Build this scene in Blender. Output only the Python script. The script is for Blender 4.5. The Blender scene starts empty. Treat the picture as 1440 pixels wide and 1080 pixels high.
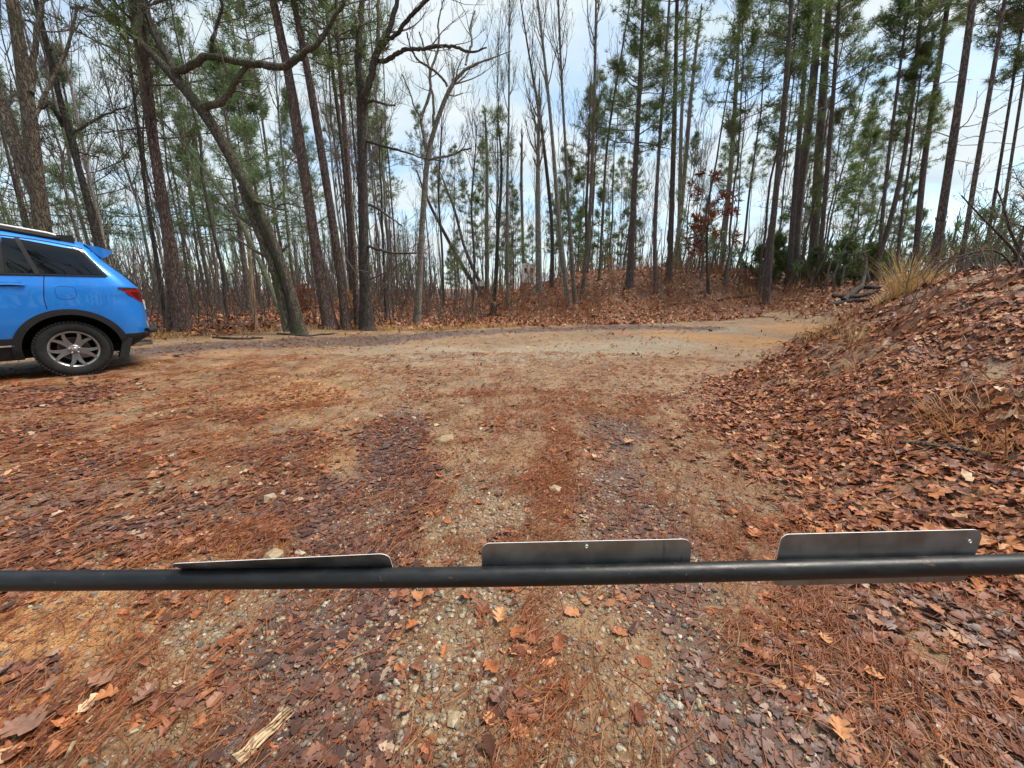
import bpy, math, random
import numpy as np
from mathutils import Vector, Matrix

sc = bpy.context.scene
COL = sc.collection
R = math.radians

# ------------------------------------------------------------------ camera
FPX, PITCH, CAMZ = 554.0, 13.7, 1.35
cam_d = bpy.data.cameras.new("camera")
cam_d.sensor_fit = 'HORIZONTAL'
cam_d.angle = 2 * math.atan(720 / FPX)
cam_d.clip_start, cam_d.clip_end = 0.05, 2000
cam = bpy.data.objects.new("camera", cam_d)
cam.location = (0, 0, CAMZ)
cam.rotation_euler = (R(90 - PITCH), 0, 0)
COL.objects.link(cam)
sc.camera = cam

# ------------------------------------------------------------------ sky, sun, exposure
SUN_EL, SUN_AZ = 62.0, 76.0            # azimuth from the view direction towards the right
w = bpy.data.worlds.new("World")
sc.world = w
w.use_nodes = True
nt = w.node_tree
nt.nodes.clear()
def wn(t, **k):
    n = nt.nodes.new(t)
    for a, b in k.items(): setattr(n, a, b)
    return n
L = nt.links.new
out = wn('ShaderNodeOutputWorld'); bg = wn('ShaderNodeBackground')
sky = wn('ShaderNodeTexSky', sky_type='NISHITA', sun_disc=False)
sky.sun_elevation, sky.sun_rotation = R(SUN_EL), R(SUN_AZ)
sky.air_density, sky.dust_density, sky.ozone_density = 1.0, 0.6, 1.6
tc = wn('ShaderNodeTexCoord'); sep = wn('ShaderNodeSeparateXYZ')
L(tc.outputs['Generated'], sep.inputs[0])
zc = wn('ShaderNodeMath', operation='MAXIMUM'); zc.inputs[1].default_value = 0.0
L(sep.outputs[2], zc.inputs[0])
zo = wn('ShaderNodeMath', operation='ADD'); zo.inputs[1].default_value = 0.22
L(zc.outputs[0], zo.inputs[0])
dx = wn('ShaderNodeMath', operation='DIVIDE'); dy = wn('ShaderNodeMath', operation='DIVIDE')
L(sep.outputs[0], dx.inputs[0]); L(zo.outputs[0], dx.inputs[1])
L(sep.outputs[1], dy.inputs[0]); L(zo.outputs[0], dy.inputs[1])
cmb = wn('ShaderNodeCombineXYZ'); L(dx.outputs[0], cmb.inputs[0]); L(dy.outputs[0], cmb.inputs[1])
n1 = wn('ShaderNodeTexNoise'); n1.inputs['Scale'].default_value = 1.15; n1.inputs['Detail'].default_value = 7; n1.inputs['Roughness'].default_value = .56
n1.inputs['Distortion'].default_value = .4
mp = wn('ShaderNodeMapping'); mp.inputs['Location'].default_value = (3.35, 1.9, 0); mp.inputs['Scale'].default_value = (1.0, 1.5, 1)
L(cmb.outputs[0], mp.inputs[0]); L(mp.outputs[0], n1.inputs['Vector'])
rm = wn('ShaderNodeMapRange', interpolation_type='SMOOTHSTEP')
rm.inputs['From Min'].default_value = .36; rm.inputs['From Max'].default_value = .56
rm.inputs['To Min'].default_value = .34; rm.inputs['To Max'].default_value = 1.0
L(n1.outputs['Fac'], rm.inputs['Value'])
# shading of the clouds: a second softer noise between pale blue-grey and white
n2 = wn('ShaderNodeTexNoise'); n2.inputs['Scale'].default_value = 2.1; n2.inputs['Detail'].default_value = 5
L(mp.outputs[0], n2.inputs['Vector'])
cr = wn('ShaderNodeMix', data_type='RGBA')
cr.inputs[6].default_value = (3.7, 4.55, 5.0, 1); cr.inputs[7].default_value = (4.9, 5.3, 5.5, 1)
r2 = wn('ShaderNodeMapRange'); r2.inputs['From Min'].default_value = .35; r2.inputs['From Max'].default_value = .65
L(n2.outputs['Fac'], r2.inputs['Value']); L(r2.outputs[0], cr.inputs[0])
gain = wn('ShaderNodeMix', data_type='RGBA', blend_type='MULTIPLY'); gain.inputs[0].default_value = 1
gain.inputs[7].default_value = (1.2, 1.35, 1.35, 1)
L(sky.outputs[0], gain.inputs[6])
mx = wn('ShaderNodeMix', data_type='RGBA')
L(rm.outputs[0], mx.inputs[0]); L(gain.outputs[2], mx.inputs[6]); L(cr.outputs[2], mx.inputs[7])
L(mx.outputs[2], bg.inputs['Color'])
bg.inputs['Strength'].default_value = 0.09
L(bg.outputs[0], out.inputs[0])

sd = bpy.data.lights.new("sun", 'SUN')
sd.energy, sd.angle, sd.color = 2.9, R(26), (1.0, .92, .80)
so = bpy.data.objects.new("sun", sd)
sdir = Vector((math.sin(R(SUN_AZ)) * math.cos(R(SUN_EL)), math.cos(R(SUN_AZ)) * math.cos(R(SUN_EL)), math.sin(R(SUN_EL))))
so.rotation_euler = sdir.to_track_quat('Z', 'Y').to_euler()
so.location = (20, 10, 30)
COL.objects.link(so)

sc.view_settings.view_transform = 'Standard'
sc.view_settings.look = 'None'
sc.view_settings.gamma = 1
sc.view_settings.use_curve_mapping = False
sc.view_settings.exposure = 1.06
sc.cycles.max_bounces = 6
sc.cycles.diffuse_bounces = 3
sc.cycles.glossy_bounces = 2
sc.cycles.transmission_bounces = 3
sc.cycles.use_fast_gi = False

rng = np.random.default_rng(11)
random.seed(5)

# ------------------------------------------------------------------ helpers
CP, SP = math.cos(R(PITCH)), math.sin(R(PITCH))
CAM = np.array([0, 0, CAMZ])
def ray(px, py):
    x = (px - 720) / FPX; y = (540 - py) / FPX
    return np.array([x, CP + y * SP, y * CP - SP])
def at(px, py, Y):
    d = ray(px, py)
    return CAM + d * (Y / d[1])

def smooth(t):
    t = np.clip(t, 0, 1); return t * t * (3 - 2 * t)
def vnoise(x, y, s=0):
    xi = np.floor(x).astype(np.int64); yi = np.floor(y).astype(np.int64)
    fx = x - xi; fy = y - yi
    fx = fx * fx * (3 - 2 * fx); fy = fy * fy * (3 - 2 * fy)
    def h(a, b):
        n = (a * 374761393 + b * 668265263 + s * 974711) & 0x7fffffff
        n = ((n ^ (n >> 13)) * 1274126177) & 0x7fffffff
        return ((n ^ (n >> 16)) & 0xffff) / 65535.0
    return (h(xi, yi) * (1 - fx) + h(xi + 1, yi) * fx) * (1 - fy) + (h(xi, yi + 1) * (1 - fx) + h(xi + 1, yi + 1) * fx) * fy
def fbm(x, y, s=0, o=3):
    a, t, k = 0, 0, 1.0
    for i in range(o):
        a = a + vnoise(x * 2 ** i + 17.3 * i, y * 2 ** i - 9.1 * i, s + i) * k; t += k; k *= .5
    return a / t

# ------------------------------------------------------------------ terrain
TOE_Y = [-6, 0, 2, 5, 9.3, 13, 17.8, 24, 40]
TOE_X = [1.9, 1.95, 2.1, 2.7, 6.3, 10.3, 16.5, 26, 60]
EDGE_X = [-60, -30, -12, -7.1, -5.3, -2.5, 0, 4.8, 10.2, 16, 30, 60]
EDGE_Y = [4, 6, 8, 9.4, 11.3, 12.8, 14, 14.9, 16.8, 20.5, 30, 50]
def toe(y): return np.interp(y, TOE_Y, TOE_X)
def edge(x): return np.interp(x, EDGE_X, EDGE_Y)
def bank_d(x, y):
    k = np.interp(y, [0, 4, 6, 30], [1, .95, .75, .72])
    return (x - toe(y)) * k
def H(x, y):
    x = np.asarray(x, float); y = np.asarray(y, float)
    h = .21 * smooth((-x - 2) / 4) * smooth((y + 1) / 4)
    h = h + .035 * (fbm(x * .5, y * .5, 3) - .5) + .03 * (fbm(x * 2.1, y * 2.1, 9, 2) - .5)
    d = bank_d(x, y)
    bank = 1.60 * smooth((d + .15) / np.interp(y, [3, 7], [4.6, 3.3])) + .05 * np.clip(d - 4, 0, 12)
    bank = bank + smooth(d / 1.2) * (.34 * (fbm(x * .9, y * .9, 21) - .5) + .26 * (fbm(x * 2.4, y * 2.4, 27, 2) - .5))
    dd = y - edge(x)
    amp = np.interp(x, [-30, -8, -4, -2, 1, 4, 8, 12, 20, 40], [.1, .15, .25, .45, 1.25, 2.2, 2.45, 2.0, 2.1, 2.1])
    Ln = np.interp(x, [-5, 0, 5, 12, 20], [12, 12, 10, 6, 6])
    hill = amp * smooth((dd + .2) / Ln) + smooth(dd / 1.5) * .18 * (fbm(x * .7, y * .7, 33) - .5)
    hill = hill - .035 * np.clip(dd - Ln - 2, 0, 60)
    track = .25 * smooth((x - 6) / 9) * smooth((y - 9) / 6)
    plateau = 1.5 * smooth((x - 9) / 9) * smooth((y - 11) / 6) + .5 * smooth((x - 16) / 8) * smooth((y - 11) / 6) + smooth((x - 11) / 2) * .2 * (fbm(x * .8, y * .8, 37) - .5) * smooth((y - 11) / 3)
    return h + np.maximum(np.maximum(bank, hill), np.maximum(plateau, track * (1 - smooth(dd / 2))))
def gp(px, py):
    d = ray(px, py)
    t = np.concatenate([np.linspace(.4, 8, 1500), np.linspace(8, 90, 4000)])
    p = CAM + d[None] * t[:, None]
    k = np.argmax(p[:, 2] < H(p[:, 0], p[:, 1]))
    if k == 0: k = len(t) - 1
    return p[k]

# ------------------------------------------------------------------ mesh building
class Geo:
    """collects numpy geometry and links it as one mesh object"""
    def __init__(s): s.v, s.f, s.m, s.n, s.a, s.sm = [], [], [], 0, [], []
    def add(s, V, Fc, mat=0, attr=None, smooth=True):
        V = np.asarray(V, float).reshape(-1, 3); Fc = np.asarray(Fc)
        if len(V) == 0 or len(Fc) == 0: return
        s.v.append(V); s.f.append(Fc + s.n); s.n += len(V)
        s.m.append(np.full(len(Fc), mat, np.int32)); s.sm.append(np.full(len(Fc), smooth, bool))
        s.a.append(np.zeros((len(V), 4)) if attr is None else np.asarray(attr, float))
    def mesh(s, name, mats):
        V = np.concatenate(s.v)
        me = bpy.data.meshes.new(name)
        me.vertices.add(len(V)); me.vertices.foreach_set('co', V.astype(np.float32).ravel())
        cnt = np.concatenate([np.full(len(f), f.shape[1]) for f in s.f])
        idx = np.concatenate([f.ravel() for f in s.f]).astype(np.int32)
        st = np.concatenate([[0], np.cumsum(cnt)[:-1]]).astype(np.int32)
        me.loops.add(len(idx)); me.loops.foreach_set('vertex_index', idx)
        me.polygons.add(len(cnt)); me.polygons.foreach_set('loop_start', st)
        for m in mats: me.materials.append(m)
        me.polygons.foreach_set('material_index', np.concatenate(s.m))
        me.polygons.foreach_set('use_smooth', np.concatenate(s.sm))
        if any(a.any() for a in s.a):
            at_ = me.attributes.new('tint', 'FLOAT_COLOR', 'POINT')
            at_.data.foreach_set('color', np.concatenate(s.a).astype(np.float32).ravel())
        me.update(calc_edges=True); me.validate()
        return me
    def build(s, name, mats, parent=None, loc=None):
        if not isinstance(mats, (list, tuple)): mats = [mats]
        o = bpy.data.objects.new(name, s.mesh(name, mats)); COL.objects.link(o)
        if parent is not None: o.parent = parent
        if loc is not None: o.location = loc
        return o

def tag(o, label=None, cat=None, group=None, kind=None):
    if label: o['label'] = label
    if cat: o['category'] = cat
    if group: o['group'] = group
    if kind: o['kind'] = kind
    return o
def empty(name, loc, label=None, cat=None, group=None, rz=0):
    o = bpy.data.objects.new(name, None); COL.objects.link(o)
    o.empty_display_size = .2
    o.location = loc; o.rotation_euler = (0, 0, rz)
    return tag(o, label, cat, group)
def copy_thing(o, loc, rz=0, scale=1.0, label=None):
    c = o.copy(); COL.objects.link(c); c.location = loc; c.rotation_euler = (0, 0, rz); c.scale = (scale,) * 3
    if label: c['label'] = label
    for ch in o.children:
        d = ch.copy(); COL.objects.link(d); d.parent = c
    return c

def norm(a): return a / np.maximum(np.linalg.norm(a, axis=-1, keepdims=True), 1e-9)
def tubes(geo, P, Rd, S=4, mat=0, attr=None):
    """P (N,K,3) polylines, Rd (N,K) radii"""
    P = np.asarray(P, float); Rd = np.asarray(Rd, float)
    if P.ndim == 2: P, Rd = P[None], Rd[None]
    N, K, _ = P.shape
    if N == 0: return
    T = norm(np.gradient(P, axis=1))
    mean = norm(P[:, -1] - P[:, 0])
    ref = np.where(np.abs(mean[:, 2:3]) < .8, np.array([[0, 0, 1.]]), np.array([[1., 0, 0]]))[:, None, :]
    A = norm(np.cross(T, ref)); B = np.cross(T, A)
    th = np.linspace(0, 2 * np.pi, S, endpoint=False)
    V = P[:, :, None] + Rd[:, :, None, None] * (A[:, :, None] * np.cos(th)[None, None, :, None] + B[:, :, None] * np.sin(th)[None, None, :, None])
    n = np.arange(N)[:, None, None] * K * S; k = np.arange(K - 1)[None, :, None] * S; j = np.arange(S)[None, None, :]; j2 = (j + 1) % S
    a = n + k + j; b = n + k + j2
    Fc = np.stack([b, a, a + S, b + S], -1).reshape(-1, 4)
    at_ = None
    if attr is not None: at_ = np.repeat(np.asarray(attr, float), K * S, axis=0)
    geo.add(V.reshape(-1, 3), Fc, mat, at_)
    # close the ends
    if S >= 5:
        c = np.arange(N)[:, None] * K * S + np.arange(S)[None, ::-1]
        geo.f.append((c + geo.n - N * K * S)); geo.m.append(np.full(N, mat, np.int32)); geo.sm.append(np.full(N, True))
    c = np.arange(N)[:, None] * K * S + (K - 1) * S + np.arange(S)[None]
    geo.f.append((c + geo.n - N * K * S)); geo.m.append(np.full(N, mat, np.int32)); geo.sm.append(np.full(N, True))
def resample(pts, K):
    pts = np.asarray(pts, float)
    d = np.concatenate([[0], np.cumsum(np.linalg.norm(np.diff(pts, axis=0), axis=1))])
    # smooth (Catmull-Rom like) through interpolation on a fine set
    t = np.linspace(0, d[-1], K)
    o = np.stack([np.interp(t, d, pts[:, i]) for i in range(pts.shape[1])], 1)
    for _ in range(2):
        o[1:-1] = .25 * o[:-2] + .5 * o[1:-1] + .25 * o[2:]
    return o
def box(geo, c, s, mat=0, rot=None, smooth=False):
    c = np.array(c, float); s = np.array(s, float) / 2
    V = np.array([[x, y, z] for x in (-1, 1) for y in (-1, 1) for z in (-1, 1)]) * s
    if rot is not None: V = V @ np.array(rot).T
    Fc = np.array([[0, 1, 3, 2], [4, 6, 7, 5], [0, 4, 5, 1], [2, 3, 7, 6], [0, 2, 6, 4], [1, 5, 7, 3]])
    geo.add(V + c, Fc, mat, smooth=smooth)
def lathe(geo, prof, n=32, axis='y', mat=0, c=(0, 0, 0), smooth=True):
    """prof: (radius, along) pairs"""
    prof = np.array(prof, float); th = np.linspace(0, 2 * np.pi, n, endpoint=False)
    r = prof[:, 0][:, None]; h = np.repeat(prof[:, 1][:, None], n, 1)
    u, v = r * np.cos(th), r * np.sin(th)
    V = np.stack([u, h, v], -1) if axis == 'y' else (np.stack([u, v, h], -1) if axis == 'z' else np.stack([h, u, v], -1))
    K = len(prof); k = np.arange(K - 1)[:, None] * n; j = np.arange(n)[None]; j2 = (j + 1) % n
    Fc = np.stack([k + j, k + j2, k + n + j2, k + n + j], -1).reshape(-1, 4)
    geo.add(V.reshape(-1, 3) + np.array(c), Fc, mat, smooth=smooth)

# ------------------------------------------------------------------ materials
class NT:
    def __init__(s, name):
        s.mat = bpy.data.materials.new(name); s.mat.use_nodes = True
        s.t = s.mat.node_tree; s.b = s.t.nodes['Principled BSDF']
    def n(s, t, **k):
        x = s.t.nodes.new(t)
        for a, b in k.items():
            if a in ('inp',):
                for i, v in b.items(): x.inputs[i].default_value = v
            else: setattr(x, a, b)
        return x
    def l(s, a, b): s.t.links.new(a, b)
    def noise(s, vec, scale, detail=4, rough=.55, dist=0):
        x = s.n('ShaderNodeTexNoise', inp={'Scale': scale, 'Detail': detail, 'Roughness': rough, 'Distortion': dist})
        if vec is not None: s.l(vec, x.inputs['Vector'])
        return x.outputs['Fac']
    def vor(s, vec, scale, feature='F1', rnd=1.0):
        x = s.n('ShaderNodeTexVoronoi', feature=feature, inp={'Scale': scale, 'Randomness': rnd})
        if vec is not None: s.l(vec, x.inputs['Vector'])
        return x
    def ramp(s, fac, stops):
        x = s.n('ShaderNodeValToRGB'); e = x.color_ramp.elements
        while len(e) < len(stops): e.new(.5)
        for i, (p, c) in enumerate(stops):
            e[i].position = p; e[i].color = (*c, 1) if len(c) == 3 else c
        s.l(fac, x.inputs[0]); return x.outputs[0]
    def rng(s, v, a, b, c=0., d=1., sm=True):
        x = s.n('ShaderNodeMapRange', inp={'From Min': a, 'From Max': b, 'To Min': c, 'To Max': d})
        if sm: x.interpolation_type = 'SMOOTHSTEP'
        s.l(v, x.inputs['Value']); return x.outputs[0]
    def mix(s, f, a, b, mode='MIX'):
        x = s.n('ShaderNodeMix', data_type='RGBA', blend_type=mode)
        for i, v in ((0, f), (6, a), (7, b)):
            if hasattr(v, 'links'): s.l(v, x.inputs[i])
            else: x.inputs[i].default_value = v if i == 0 else (*v, 1)
        return x.outputs[2]
    def math(s, op, a, b=0.):
        x = s.n('ShaderNodeMath', operation=op)
        for i, v in ((0, a), (1, b)):
            if hasattr(v, 'links'): s.l(v, x.inputs[i])
            else: x.inputs[i].default_value = v
        return x.outputs[0]
    def bump(s, h, st, dist=.02, prev=None):
        x = s.n('ShaderNodeBump', inp={'Strength': st, 'Distance': dist}); s.l(h, x.inputs['Height'])
        if prev is not None: s.l(prev, x.inputs['Normal'])
        return x.outputs[0]
    def coord(s, k='Object', scale=None):
        x = s.n('ShaderNodeTexCoord').outputs[k]
        if scale is not None:
            m = s.n('ShaderNodeMapping', inp={'Scale': scale}); s.l(x, m.inputs[0]); return m.outputs[0]
        return x
    def sepr(s, c):
        x = s.n('ShaderNodeSeparateColor'); s.l(c, x.inputs[0]); return x.outputs[0]
    def rand(s): return s.n('ShaderNodeObjectInfo').outputs['Random']
    def done(s, col=None, rough=None, nrm=None, metal=None, spec=None):
        for k, v in (('Base Color', col), ('Roughness', rough), ('Normal', nrm), ('Metallic', metal), ('Specular IOR Level', spec)):
            if v is None: continue
            if hasattr(v, 'links'): s.l(v, s.b.inputs[k])
            else: s.b.inputs[k].default_value = (*v, 1) if k == 'Base Color' else v
        return s.mat

def plain(name, col, rough=.5, metal=0., var=.25, scale=12., bump=0., coat=0.):
    m = NT(name); c = m.coord()
    n = m.noise(c, scale, 5)
    colr = m.mix(m.rng(n, .3, .7), tuple(x * (1 - var) for x in col), tuple(min(1, x * (1 + var)) for x in col))
    nb = m.bump(n, bump, .01) if bump else None
    if coat: m.b.inputs['Coat Weight'].default_value = coat; m.b.inputs['Coat Roughness'].default_value = .04
    return m.done(colr, rough, nb, metal)

def bark(name, dark, mid, light, plate=9., zs=.28, moss=0., lichen=0., bump=.7, mosscol=(.055, .07, .02)):
    m = NT(name); c = m.coord('Object', (1, 1, zs))
    wv = m.n('ShaderNodeTexNoise', inp={'Scale': plate * 1.2, 'Detail': 3}); m.l(c, wv.inputs['Vector'])
    wc = m.n('ShaderNodeMix', data_type='VECTOR', inp={0: .12}); m.l(c, wc.inputs[4]); m.l(wv.outputs['Color'], wc.inputs[5])
    plate = plate * 2.3
    v = m.vor(wc.outputs[1], plate, 'DISTANCE_TO_EDGE')
    crack = m.rng(v.outputs['Distance'], .0, .16)
    n = m.noise(c, plate * .8, 7, .7, .8)
    col = m.ramp(n, [(.25, dark), (.5, mid), (.78, light)])
    col = m.mix(m.rng(crack, 0, 1, .6, 0), col, tuple(x * .5 for x in dark))
    if moss:
        g = m.noise(m.coord('Object', (1, 1, .5)), 2.3, 4, .6)
        col = m.mix(m.rng(g, .62 - moss * .25, .78 - moss * .25, 0, .85), col, mosscol)
    if lichen:
        g = m.noise(m.coord('Object', (1, 1, .7)), 7.5, 5, .7)
        col = m.mix(m.rng(g, .68 - lichen * .2, .72 - lichen * .2, 0, .9), col, (.33, .34, .27))
    br = m.rng(m.rand(), 0, 1, .72, 1.28, False)
    col = m.mix(1., col, m_rgb(m, br), 'MULTIPLY')
    h = m.math('ADD', m.math('MULTIPLY', crack, .7), m.math('MULTIPLY', n, .5))
    return m.done(col, .85, m.bump(h, min(1, bump * 1.4), .05))
def m_rgb(m, f):
    x = m.n('ShaderNodeCombineColor')
    for i in range(3): m.l(f, x.inputs[i])
    return x.outputs[0]

M = {}
M['pine_bark'] = bark('pine_bark', (.075, .055, .047), (.165, .125, .108), (.30, .24, .21), 9, .3)
M['red_pine_bark'] = bark('red_pine_bark', (.08, .05, .042), (.175, .112, .094), (.31, .22, .19), 10, .3, lichen=.18)
M['oak_bark'] = bark('oak_bark', (.065, .055, .037), (.15, .125, .085), (.28, .24, .17), 12, .2, moss=.55, lichen=.1)
M['brown_bark'] = bark('brown_bark', (.08, .06, .042), (.19, .145, .10), (.34, .28, .20), 12, .2, moss=.25, lichen=.22)
M['dark_bark'] = bark('dark_bark', (.045, .036, .030), (.095, .077, .063), (.19, .16, .13), 12, .22, lichen=.12)
M['grey_bark'] = bark('grey_bark', (.09, .08, .065), (.19, .17, .14), (.33, .31, .27), 7, .5, lichen=.45, bump=.3)
M['moss_bark'] = bark('moss_bark', (.08, .085, .05), (.16, .17, .11), (.28, .29, .2), 9, .4, moss=.5, lichen=.35, bump=.3, mosscol=(.12, .145, .06))
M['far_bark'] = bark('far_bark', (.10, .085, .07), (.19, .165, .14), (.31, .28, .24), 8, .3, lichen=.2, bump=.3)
M['twig'] = bark('twig', (.085, .072, .06), (.16, .137, .115), (.27, .235, .20), 20, .3, bump=.1)
M['dead_wood'] = bark('dead_wood', (.23, .15, .085), (.42, .30, .18), (.55, .43, .29), 8, .12, bump=.3)
M['rot_wood'] = bark('rot_wood', (.03, .024, .02), (.07, .055, .045), (.13, .10, .08), 12, .4, bump=.7)

def needles(name, a, b, c):
    m = NT(name)
    t = m.n('ShaderNodeAttribute', attribute_name='tint').outputs['Fac']
    col = m.ramp(t, [(0., a), (.55, b), (1., c)])
    m.done(col, .55)
    tr = m.n('ShaderNodeBsdfTranslucent'); m.l(col, tr.inputs[0])
    ms = m.n('ShaderNodeMixShader', inp={0: .42}); m.l(m.b.outputs[0], ms.inputs[1]); m.l(tr.outputs[0], ms.inputs[2])
    m.l(ms.outputs[0], m.t.nodes['Material Output'].inputs[0])
    return m.mat
M['needle'] = needles('pine_needle', (.065, .10, .032), (.135, .19, .056), (.23, .27, .09))
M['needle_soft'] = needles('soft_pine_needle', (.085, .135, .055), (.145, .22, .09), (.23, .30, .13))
M['cedar'] = needles('cedar_leaf', (.055, .085, .025), (.12, .165, .045), (.20, .24, .075))
M['rust_leaf'] = needles('rust_leaf', (.13, .032, .014), (.24, .07, .026), (.34, .13, .05))
M['tan_leaf'] = needles('tan_leaf', (.28, .13, .05), (.42, .21, .085), (.55, .32, .15))
M['straw'] = needles('straw', (.30, .17, .055), (.48, .31, .115), (.64, .47, .22))
M['grass_green'] = needles('green_grass', (.07, .14, .02), (.14, .24, .04), (.22, .30, .08))
M['dead_needle'] = needles('dead_pine_needle', (.12, .038, .016), (.31, .095, .031), (.47, .23, .09))
def litter_mat():
    m = NT('leaf_litter')
    a = m.n('ShaderNodeAttribute', attribute_name='tint')
    s = m.n('ShaderNodeSeparateColor'); m.l(a.outputs['Color'], s.inputs[0])
    fresh = m.ramp(s.outputs[0], [(0., (.06, .022, .011)), (.2, (.18, .048, .017)), (.45, (.35, .105, .033)), (.72, (.48, .18, .058)), (.9, (.55, .29, .14)), (1., (.62, .42, .26))])
    wet = m.ramp(s.outputs[0], [(0., (.035, .021, .018)), (.3, (.092, .048, .038)), (.6, (.16, .082, .062)), (.85, (.24, .138, .105)), (1., (.35, .25, .19))])
    col = m.mix(s.outputs[1], fresh, wet)
    n = m.noise(m.coord('Object'), 70, 3)
    col = m.mix(m.rng(n, .3, .7, .35, 0), col, (.035, .018, .012))
    m.done(col, m.rng(s.outputs[1], 0, 1, .6, .42, False), None, None, .30)
    return m.mat
M['litter'] = litter_mat()
def stone_mat():
    m = NT('pebble')
    a = m.n('ShaderNodeAttribute', attribute_name='tint').outputs['Fac']
    col = m.ramp(a, [(0., (.075, .068, .06)), (.25, (.165, .15, .12)), (.5, (.24, .19, .125)), (.7, (.33, .24, .13)), (.85, (.36, .31, .24)), (1., (.52, .46, .38))])
    n = m.noise(m.coord('Object'), 90, 4)
    col = m.mix(m.rng(n, .3, .7, .4, 0), col, (.09, .075, .055))
    return m.done(col, .45, m.bump(n, .3, .004))
M['stone'] = stone_mat()
# ------------------------------------------------------------------ what lies where on the ground
def pl(pxs): return np.array([gp(*p)[:2] for p in pxs])
def dline(x, y, P):
    best = np.full(np.shape(x), 1e9)
    for a, b in zip(P[:-1], P[1:]):
        ab = b - a; t = np.clip(((x - a[0]) * ab[0] + (y - a[1]) * ab[1]) / (ab @ ab), 0, 1)
        best = np.minimum(best, np.hypot(x - a[0] - t * ab[0], y - a[1] - t * ab[1]))
    return best
RUT_L = pl([(385, 1078), (440, 960), (480, 850), (500, 740), (535, 650), (565, 590), (590, 545), (570, 515), (525, 497)])
RUT_R = pl([(1060, 1078), (985, 960), (940, 860), (905, 760), (880, 680), (870, 600)])
MID = pl([(765, 1078), (760, 950), (765, 800), (760, 700), (790, 610)])
BAND = pl([(215, 492), (330, 484), (450, 482), (560, 476), (640, 468), (760, 463), (900, 460), (990, 462)])
PALE = pl([(560, 498), (700, 500), (850, 490), (980, 478), (1090, 462)])
OLIVE = pl([(690, 640), (720, 560), (740, 520)])
LEAFP = [  # px, py, radius m, weight
    (330, 705, .55, 1), (250, 725, .5, .9), (170, 745, .5, .9), (380, 640, .38, 1), (420, 620, .3, .8), (60, 700, .7, .8), (30, 620, .5, .6), (110, 640, .35, .5),
    (90, 555, .6, .8), (30, 565, .4, .7), (230, 590, .25, .4), (330, 580, .3, .8), (60, 780, .45, .8), (250, 830, .22, .5), (40, 950, .14, .9), (70, 1010, .16, .4), (300, 1000, .12, .5),
    (430, 760, .35, .8), (700, 600, .3, .25), (1150, 960, .3, .75), (1300, 1000, .28, .8), (1380, 900, .3, .85), (1080, 1050, .16, .9), (1190, 870, .2, .9), (1420, 1050, .25, 1), (1260, 800, .2, .9), (370, 910, .17, .9), (320, 970, .16, .9), (450, 1040, .17, 1), (280, 1050, .13, .8), (745, 895, .09, .8), (720, 985, .1, .7), (700, 760, .15, .5), (940, 640, .4, .5), (930, 560, .6, .35), (420, 560, .5, .3), (150, 500, .6, .4)]
CLAYP = [(60, 885, .42, 1), (20, 930, .35, 1), (130, 850, .25, .8), (180, 880, .2, .6), (350, 765, .3, .8), (280, 790, .3, .7), (640, 800, .2, .3), (430, 555, 1.0, .6), (350, 520, 1.3, .4), (1235, 715, .17, 1),
         (1315, 890, .11, 1), (1040, 478, 1.8, .8), (940, 470, 1.4, .6), (470, 640, .4, .6), (180, 560, 1.2, .35), (120, 790, .4, .6), (560, 495, .8, .4), (1150, 465, 2.2, .9)]
def pblob(L): return [(*gp(a, b)[:2], r, k) for a, b, r, k in L]
GRAVW = pblob([(600, 960, .28, 1), (580, 1040, .2, 1), (610, 880, .25, .9), (640, 820, .25, .7), (940, 930, .16, .7), (860, 900, .15, .6), (700, 870, .2, .5), (900, 1040, .15, .5), (700, 720, .5, .5), (300, 880, .2, .5)])
LEAFW, CLAYW = pblob(LEAFP), pblob(CLAYP)
def blobs(x, y, Lw, nz):
    v = np.zeros(np.shape(x))
    for cx, cy, r, k in Lw:
        v = np.maximum(v, k * smooth(1.45 - np.hypot(x - cx, (y - cy)) / r + nz))
    return v
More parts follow.
